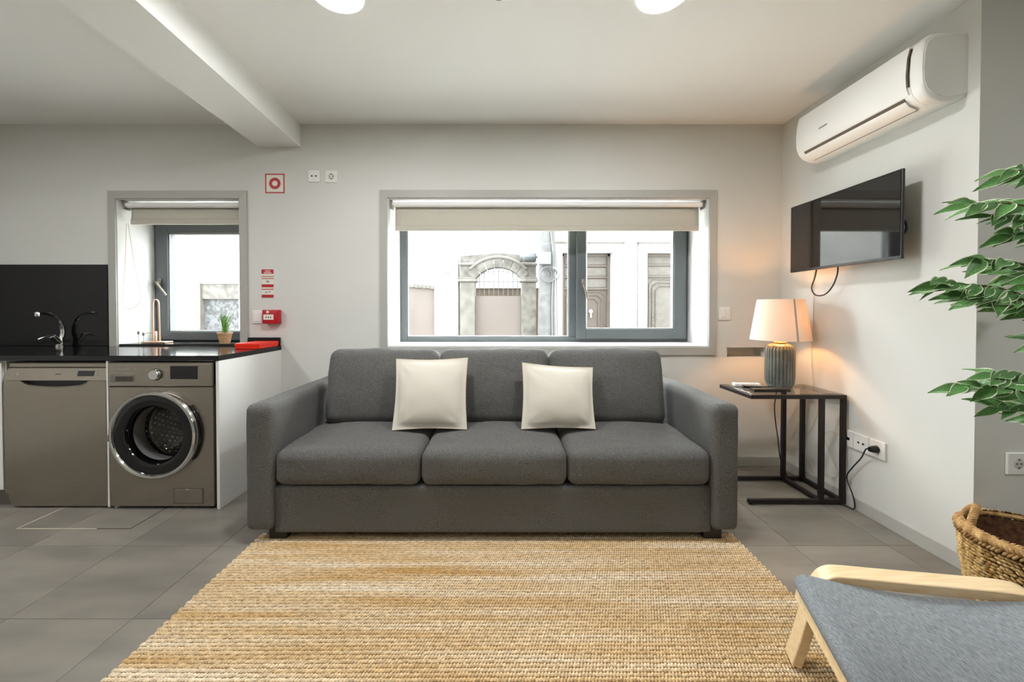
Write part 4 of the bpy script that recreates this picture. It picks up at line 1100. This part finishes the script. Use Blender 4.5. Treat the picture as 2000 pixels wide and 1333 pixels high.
tips = [ # tip x, y, z, number of leaves, spread of the leafy length, start height on the trunk
    (1.60,1.30,1.588,9,0.22,1.45),(1.47,1.30,1.480,10,0.30,1.36),(1.55,1.30,1.440,9,0.24,1.32),(1.58,1.28,1.385,9,0.22,1.27),
    (1.375,1.30,1.225,16,0.40,1.08),(1.475,1.28,1.300,14,0.34,1.15),(1.455,1.29,1.188,13,0.34,1.05),(1.58,1.27,1.165,10,0.24,1.03),
    (1.63,1.25,1.050,5,0.16,0.95),(1.445,1.30,0.892,13,0.34,0.78),(1.53,1.28,0.935,12,0.28,0.82),(1.565,1.29,0.828,8,0.24,0.72),
    (1.70,1.40,1.52,8,0.25,1.35),(1.66,1.36,1.27,9,0.25,1.1),(1.70,1.38,0.88,8,0.2,0.75),
    (2.12,1.15,1.60,10,0.3,1.35),(2.15,1.30,1.35,10,0.3,1.1),(2.10,1.05,1.1,10,0.3,0.9),(1.95,1.0,1.4,10,0.3,1.15),(1.9,1.45,1.65,10,0.3,1.4),(2.12,1.25,0.85,9,0.3,0.7),(1.88,1.2,1.88,12,0.25,1.6)]
rl = random.Random(11)
for (tx, ty, tz, nl, sp, hz) in tips:
    nl = int(nl*1.5)
    tip = Vector((tx, ty, tz)); st = Vector((TRX, TRY, hz))
    mid = st.lerp(tip, 0.55)+Vector((0, 0, 0.05))
    path = spline([st, mid, tip+Vector((0.03 if tx < TRX else -0.03, 0, 0.012))], 10)
    MB().tube(path, lambda t: 0.0042-0.0028*t, 6).obj('branch', M_BARK, tr, True)
    Lp = sum((path[i+1]-path[i]).length for i in range(len(path)-1))
    for k in range(nl):
        fr_ = 1-(k/(max(1, nl-1)))*min(0.95, sp/Lp)
        idx = min(len(path)-2, max(0, int(fr_*(len(path)-1)))); p = path[idx].lerp(path[idx+1], fr_*(len(path)-1)-idx)
        dirv = (path[idx+1]-path[idx]).normalized()
        sgn = 1 if k % 2 else -1
        yaw = (0.0 if k == 0 else sgn*rl.uniform(0.25, 0.95))
        h = Vector((dirv.x, dirv.y, 0)).normalized()
        ca, sa_ = math.cos(yaw), math.sin(yaw)
        d_ = Vector((h.x*ca-h.y*sa_, h.x*sa_+h.y*ca, rl.uniform(-0.55, 0.22))).normalized()
        upv = Vector((rl.uniform(-0.5,0.5), -0.75+rl.uniform(-0.5,0.3), rl.uniform(0.35,1.0)))
        yv = upv.cross(d_).normalized(); zv = d_.cross(yv)
        ln = rl.uniform(0.075, 0.108)
        Mx = Matrix(((d_.x,yv.x,zv.x,0),(d_.y,yv.y,zv.y,0),(d_.z,yv.z,zv.z,0),(0,0,0,1)))
        o = bpy.data.objects.new('leaf', LM[k % 3]); COL.objects.link(o); o.parent = tr
        o.matrix_local = Matrix.Translation(p-Vector((TRX,TRY,0))) @ Mx @ Matrix.Scale(ln, 4)

# ================================================================== OUTSIDE
YE = 9.0
# colours of the street, linear rgb
def ext(name, a, b=None, rough=0.9, **kw):
    return mat(name, (a[0], a[1], a[2], 1), rough, col2=(None if b is None else (b[0], b[1], b[2], 1)), **kw)
M_RENDER = ext('lime_render', (0.22, 0.215, 0.20), (0.17, 0.165, 0.155), nscale=1.3, ndetail=5)
M_RENDER2 = ext('white_render', (0.22, 0.215, 0.20), (0.18, 0.175, 0.165), nscale=2.0, ndetail=5)
M_STONE = ext('lichen_stone', (0.044, 0.040, 0.034), (0.016, 0.014, 0.011), nscale=7, ndetail=8, bump=0.5, bscale=30, lo=0.4, hi=0.7)
M_STONEL = ext('pale_stone', (0.048, 0.044, 0.038), (0.030, 0.027, 0.022), nscale=6, ndetail=6)
M_PINK = ext('faded_pink_paint', (0.042, 0.033, 0.028), (0.046, 0.037, 0.032), nscale=1.5)
M_IRON = ext('wrought_iron', (0.010, 0.010, 0.010), rough=0.6)
M_ORANGE = ext('ochre_wall', (0.036, 0.025, 0.015), (0.024, 0.016, 0.009), nscale=9)
M_CONC = ext('concrete_pole', (0.036, 0.036, 0.035), (0.021, 0.021, 0.021), nscale=9, ndetail=6)
M_DOORW = ext('weathered_wood', (0.028, 0.021, 0.016), (0.034, 0.027, 0.021), nscale=14, nstretch=(1,1,4), ndetail=5)
M_DOORG = ext('dusty_wood', (0.040, 0.036, 0.031), (0.030, 0.025, 0.020), nscale=11, ndetail=5)
M_DOORB = ext('brown_door', (0.022, 0.015, 0.011), (0.027, 0.019, 0.014), nscale=8)
M_STREET = ext('street_stone', (0.40, 0.39, 0.37), (0.35, 0.34, 0.32), nscale=12)
M_BOXB = ext('blue_grey_box', (0.010, 0.013, 0.015), rough=0.5)
M_BOXG = ext('grey_box', (0.026, 0.027, 0.027), rough=0.6)
M_MESH = ext('stone_chips', (0.014, 0.014, 0.014), (0.040, 0.041, 0.042), nscale=16, ndetail=2, lo=0.42, hi=0.58, bump=0.4, bscale=30)
# facade glaze: small blue-grey motifs on white
m = bpy.data.materials.new('patterned_glaze'); m.use_nodes = True; nt = m.node_tree; N = nt.nodes; L = nt.links; b_ = N['Principled BSDF']
tc = N.new('ShaderNodeTexCoord'); mp = N.new('ShaderNodeMapping'); mp.inputs['Scale'].default_value = (7, 7, 7); mp.inputs['Rotation'].default_value = (0, math.radians(45), 0)
L.new(tc.outputs['Object'], mp.inputs['Vector'])
vo = N.new('ShaderNodeTexVoronoi'); vo.inputs['Randomness'].default_value = 0.0; vo.inputs['Scale'].default_value = 1.0; L.new(mp.outputs['Vector'], vo.inputs['Vector'])
cr = N.new('ShaderNodeValToRGB'); cr.color_ramp.elements[0].position = 0.40; cr.color_ramp.elements[0].color = (0.032, 0.034, 0.037, 1); cr.color_ramp.elements[1].position = 0.5; cr.color_ramp.elements[1].color = (0.052, 0.052, 0.052, 1)
L.new(vo.outputs['Distance'], cr.inputs['Fac']); L.new(cr.outputs['Color'], b_.inputs['Base Color']); b_.inputs['Roughness'].default_value = 0.6
M_AZ = m

struct(MB().box(-14, 14, 3.37, 16, -0.3, -0.12).obj('ground_street', M_STREET))
def solo(name, cat, label, b, m, smooth=False):
    return tag(b.obj(name, m, None, smooth), label, cat)
# pale wall opposite the kitchen window
t = thing('street_wall', 'tall pale rendered wall across the street from the kitchen window', 'wall', (-6.5, YE, -0.12))
holed_wall_b = MB()
holed_wall_b.box(-11, -6.88, YE, YE+0.3, -0.12, 4.6).box(-5.98, -2.22, YE, YE+0.3, -0.12, 4.6).box(-6.88, -5.98, YE, YE+0.3, 1.74, 4.6)
holed_wall_b.obj('render', M_RENDER, t)
MB().box(-6.93, -6.82, YE-0.03, YE+0.1, -0.12, 1.76).obj('door_jamb', M_STONEL, t)
MB().box(-6.82, -5.98, YE+0.02, YE+0.2, 1.40, 1.74).obj('lintel', M_STONE, t)
MB().box(-6.82, -5.98, YE+0.10, YE+0.25, -0.12, 1.40).obj('blocked_opening', M_MESH, t)
# pink wall, white pier
t = thing('pink_wall', 'low faded pink wall with a tiled coping across the street', 'wall', (-1.9, YE, -0.12))
MB().box(-2.22, -1.605, YE+0.05, YE+0.3, -0.12, 1.66).obj('render', M_PINK, t)
b = MB()
for i in range(7): b.box(-2.22+i*0.088, -2.138+i*0.088, YE+0.0, YE+0.34, 1.66+0.01*(i % 2)-0.006*i, 1.73+0.01*(i % 2)-0.006*i)
b.obj('coping', M_STONEL, t)
t = thing('white_pier', 'white rendered pier beside the stone archway', 'pier', (-1.32, YE, -0.12))
MB().box(-1.60, -1.066, YE-0.03, YE+0.35, -0.12, 2.38, bev=0.02).obj('render', M_RENDER2, t)
MB().box(-1.37, -1.235, YE-0.06, YE-0.02, 1.96, 2.03, bev=0.005).obj('lamp_box', M_BOXG, t)
# stone archway
ar = thing('stone_archway', 'lichen-covered stone archway with a garden gate across the street', 'archway', (-0.17, YE, -0.12))
for (xa, xb) in ((-1.02, -0.69), (0.35, 0.675)):
    MB().box(xa, xb, YE-0.04, YE+0.32, -0.12, 1.78, bev=0.012).obj('pillar', M_STONE if xa > 0 else M_STONEL, ar)
    MB().box(xa-0.04, xb+0.04, YE-0.09, YE+0.35, 1.78, 1.845, bev=0.015).obj('capital', M_STONEL, ar)
    MB().box(xa-0.025, xb+0.025, YE-0.07, YE+0.33, 1.845, 1.885, bev=0.01).obj('capital', M_STONEL, ar)
    MB().box(xa, xb, YE-0.04, YE+0.32, 1.885, 2.16, bev=0.01).obj('upper_block', M_STONE, ar)
# arch ring of voussoirs
acx = -0.17; half = 0.52; rise = 0.27; Ra = (half*half+rise*rise)/(2*rise); acz = 2.11+0.0-(Ra-0.0)
ang = math.asin(half/Ra)
for i in range(7):
    a0 = -ang+2*ang*i/7+0.006; a1 = -ang+2*ang*(i+1)/7-0.006
    P = lambda a, r: (acx+r*math.sin(a), acz+r*math.cos(a))
    poly = [P(a0,Ra), P((a0+a1)/2,Ra), P(a1,Ra), P(a1,Ra+0.2), P((a0+a1)/2,Ra+0.2), P(a0,Ra+0.2)]
    MB().prism(poly, 'y', YE-0.055, YE+0.3).obj('voussoir', M_STONE, ar)
pts = [(-1.05, YE-0.06, 2.17), (-0.80, YE-0.06, 2.17), (-0.70, YE-0.06, 2.18)]
pts += [(acx+(Ra+0.22)*math.sin(a), YE-0.06, acz+(Ra+0.22)*math.cos(a)) for a in [(-ang*0.85+2*ang*0.85*i/10) for i in range(11)]]
pts += [(0.36, YE-0.06, 2.18), (0.46, YE-0.06, 2.17), (0.70, YE-0.06, 2.17)]
MB().tube(pts, 0.035, 8, 3).obj('moulding', M_STONEL, ar, True)
low = [(-1.02,2.17),(-0.80,2.17)]+[(p[0],p[2]) for p in pts[2:-2]]+[(0.46,2.17),(0.675,2.17)]
low.sort()
b = MB()
for (p, q_) in zip(low[:-1], low[1:]):
    top = lambda x_: 2.37+0.06*math.exp(-((x_+0.17)/0.45)**2)
    b.prism([(p[0],p[1]-0.02),(q_[0],q_[1]-0.02),(q_[0],max(top(q_[0]),q_[1]+0.02)),(p[0],max(top(p[0]),p[1]+0.02))], 'y', YE+0.0, YE+0.3)
b.obj('top_course', M_STONE, ar)
for sx in (-1, 1):
    xe = acx+sx*half
    MB().prism([(xe,1.885),(xe+sx*0.02,1.885),(xe+sx*0.02,2.19),(xe-sx*0.10,2.19),(xe-sx*0.04,2.0)], 'y', YE-0.03, YE+0.29).obj('springer', M_STONE, ar)
# gate
g = thing('garden_gate', 'pink gate panel with spear-topped iron bars under the archway', 'gate', (-0.17, YE+0.1, -0.12))
MB().box(-0.69, 0.35, YE+0.12, YE+0.17, -0.12, 1.47, bev=0.005).obj('panel', M_PINK, g)
MB().box(-0.69, 0.35, YE+0.13, YE+0.15, 1.785, 1.80).obj('rail', M_IRON, g)
for i in range(9):
    xx = -0.60+i*0.108
    zt = 1.85+0.17*math.cos((xx+0.17)/0.55*1.35)
    bar = MB().box(xx-0.007, xx+0.007, YE+0.135, YE+0.149, 1.47, zt).obj('bar', M_IRON, g)
    MB().lathe([(0,zt-0.01),(0.013,zt+0.015),(0.006,zt+0.035),(0,zt+0.06)], (xx,YE+0.14,0), 'z', 8).obj('spear_tip', M_IRON, bar)
t = thing('courtyard_wall', 'low ochre wall in the yard behind the garden gate', 'wall', (-0.17, YE+3, -0.12))
MB().box(-3.0, 2.0, YE+3.0, YE+3.3, -0.12, 1.80).obj('render', M_ORANGE, t)
MB().box(-3.0, 2.0, YE+2.95, YE+3.35, 1.80, 1.88).obj('coping', M_RENDER2, t)
solo('garden_house', 'building', 'pale house rising behind the archway', MB().box(-6, 3.5, YE+6, YE+7, -0.12, 2.9), M_RENDER2)
# utility pole with box and cable coil
up = thing('utility_pole', 'concrete utility pole with cables beside the archway', 'pole', (0.9, YE-0.45, -0.12))
MB().lathe([(0.20,-0.12),(0.18,1.5),(0.15,4.5),(0,4.5)], (0.87,YE-0.45,0), 'z', 16).obj('pole', M_CONC, up, True)
for k in range(3):
    MB().tube([(0.87+0.14*math.cos(k*1.1+3.6)*0.9+0.25*(k == 2),YE-0.62,4.4),(0.92+0.05*k,YE-0.64,2.9),(0.98+0.03*k,YE-0.64,2.2),(0.96+0.05*k,YE-0.64,1.2),(0.98+0.05*k,YE-0.64,0.0)], 0.014, 6, 6).obj('cable', M_CONC if k else M_BOXG, up, True)
MB().box(0.69, 0.93, YE-0.72, YE-0.60, 2.09, 2.35, bev=0.015).obj('meter_box', M_BOXG, up)
for k in range(4):
    rr = 0.11+0.018*k
    MB().tube([(0.84+0.012*k+rr*math.cos(q*2*PI/24), YE-0.66-0.012*k, 1.89+rr*math.sin(q*2*PI/24)) for q in range(24)], 0.010, 6, 0, True).obj('cable_coil', M_IRON if k % 2 else M_CONC, up, True)
MB().tube([(0.98,YE-0.66,2.02),(1.06,YE-0.68,1.98),(1.09,YE-0.68,1.9),(1.05,YE-0.68,1.8)], 0.04, 8, 4).obj('junction_sleeve', M_BOXG, up, True)
lt = thing('street_lamp_box', 'blue-grey lamp housing fixed between archway and pole', 'lamp', (0.51, YE-0.3, 2.19))
MB().lathe([(0.0,0.30),(0.075,0.305),(0.10,0.33),(0.10,0.62),(0.085,0.66),(0,0.665)], (0,YE-0.3,2.29), 'x', 20).obj('housing', M_BOXB, lt, True)
MB().lathe([(0.102,0.36),(0.104,0.37),(0.104,0.40),(0.102,0.41)], (0,YE-0.3,2.29), 'x', 20).obj('band', M_BOXG, lt)
MB().tube([(0.66,YE-0.3,2.29),(0.675,YE-0.33,2.29)], 0.02, 8).obj('arm', M_BOXG, lt)
c = MB().tube([(0.40,YE-0.3,2.39),(0.43,YE-0.32,2.6),(0.52,YE-0.36,2.8),(0.66,YE-0.40,2.98)], 0.008, 6, 6).obj('cable', M_IRON, lt, True)
tag(MB().tube([(-6,YE-0.2,2.25),(-3,YE-0.3,2.36),(-1.2,YE-0.35,2.62),(0.68,YE-0.5,2.85)], 0.007, 6, 8).obj('overhead_cable', M_BOXG, None, True), 'thin overhead cable running to the utility pole', 'cable')

# house with the glazed facade and two doors
ho = thing('tiled_house', 'house front with patterned glazed tiles and two old doors', 'building', (4.0, YE, -0.12))
MB().box(1.08, 8.0, YE+0.06, YE+0.5, 2.68, 5.2).obj('tiled_front', M_AZ, ho)
MB().box(2.62, 2.98, YE+0.06, YE+0.5, -0.12, 2.679).obj('tiled_front', M_AZ, ho)
MB().box(4.6, 8.0, YE+0.06, YE+0.5, -0.12, 2.68).obj('tiled_front', M_AZ, ho)
for (xa, xb) in ((1.08,1.265),(2.375,2.62),(2.98,3.165),(4.28,4.6)):
    MB().box(xa, xb, YE+0.0, YE+0.5, -0.12, 2.44).obj('door_surround', M_RENDER2, ho)
for (xa, xb) in ((1.08,2.62),(2.98,4.6)):
    MB().box(xa, xb, YE+0.0, YE+0.5, 2.44, 2.64).obj('door_surround', M_RENDER2, ho)
    MB().box(xa-0.03, xb+0.03, YE-0.06, YE+0.3, 2.64, 2.69, bev=0.01).obj('cornice', M_STONEL, ho)
MB().box(1.08, 8.0, YE+0.5, YE+3.5, -0.12, 5.2).obj('body', M_RENDER2, ho)
def old_door(xa, xb, lower, kind):
    y = YE+0.18
    dr_ = MB().box(xa, xb, y+0.04, y+0.08, -0.1, 2.43).obj('door_leaf', M_DOORB if kind else M_DOORG, ho)
    fw = 0.06
    for (p, q_, r, s_) in ((xa,xa+fw,-0.1,2.43),(xb-fw,xb,-0.1,2.43),(xa,xb,2.37,2.43)):
        MB().box(p, q_, y-0.01, y+0.05, r, s_, bev=0.006).obj('jamb', M_DOORW, dr_)
    for i in range(3):
        z0 = lower+i*0.26; 
        MB().box(xa+fw, xb-fw, y+0.0, y+0.05, z0, z0+0.035, bev=0.004).obj('transom_bar', M_DOORW, dr_)
        MB().box(xa+fw+0.03, xb-fw-0.03, y+0.03, y+0.042, z0+0.05, z0+0.24).obj('transom_panel', M_DOORG, dr_)
    for k in range(3):
        ins = fw+0.05+k*0.075; top = lower-0.05-k*0.075
        xx0, xx1 = xa+ins, xb-ins; th = 0.022; ch_ = 0.10
        path = [(xx0,y+0.03-0.006*k,0.1),(xx0,y+0.03-0.006*k,top-ch_),(xx0+ch_,y+0.03-0.006*k,top),(xx1-ch_,y+0.03-0.006*k,top),(xx1,y+0.03-0.006*k,top-ch_),(xx1,y+0.03-0.006*k,0.1)]
        MB().tube(path, th/2, 6).obj('moulding', M_DOORW, dr_)
    if kind:
        MB().lathe([(0,-0.03),(0.03,-0.03),(0.045,-0.01),(0.045,0.02)], ((xa+xb)/2+0.12,y,1.12), 'y', 14).obj('knocker', M_RENDER2, dr_)
        MB().tube([((xa+xb)/2+0.12,y-0.02,1.10),((xa+xb)/2+0.12,y-0.02,0.98)], 0.018, 8).obj('knocker', M_RENDER2, dr_)
    return dr_
old_door(1.265, 2.375, 1.62, True)
old_door(3.165, 4.28, 1.90, False)
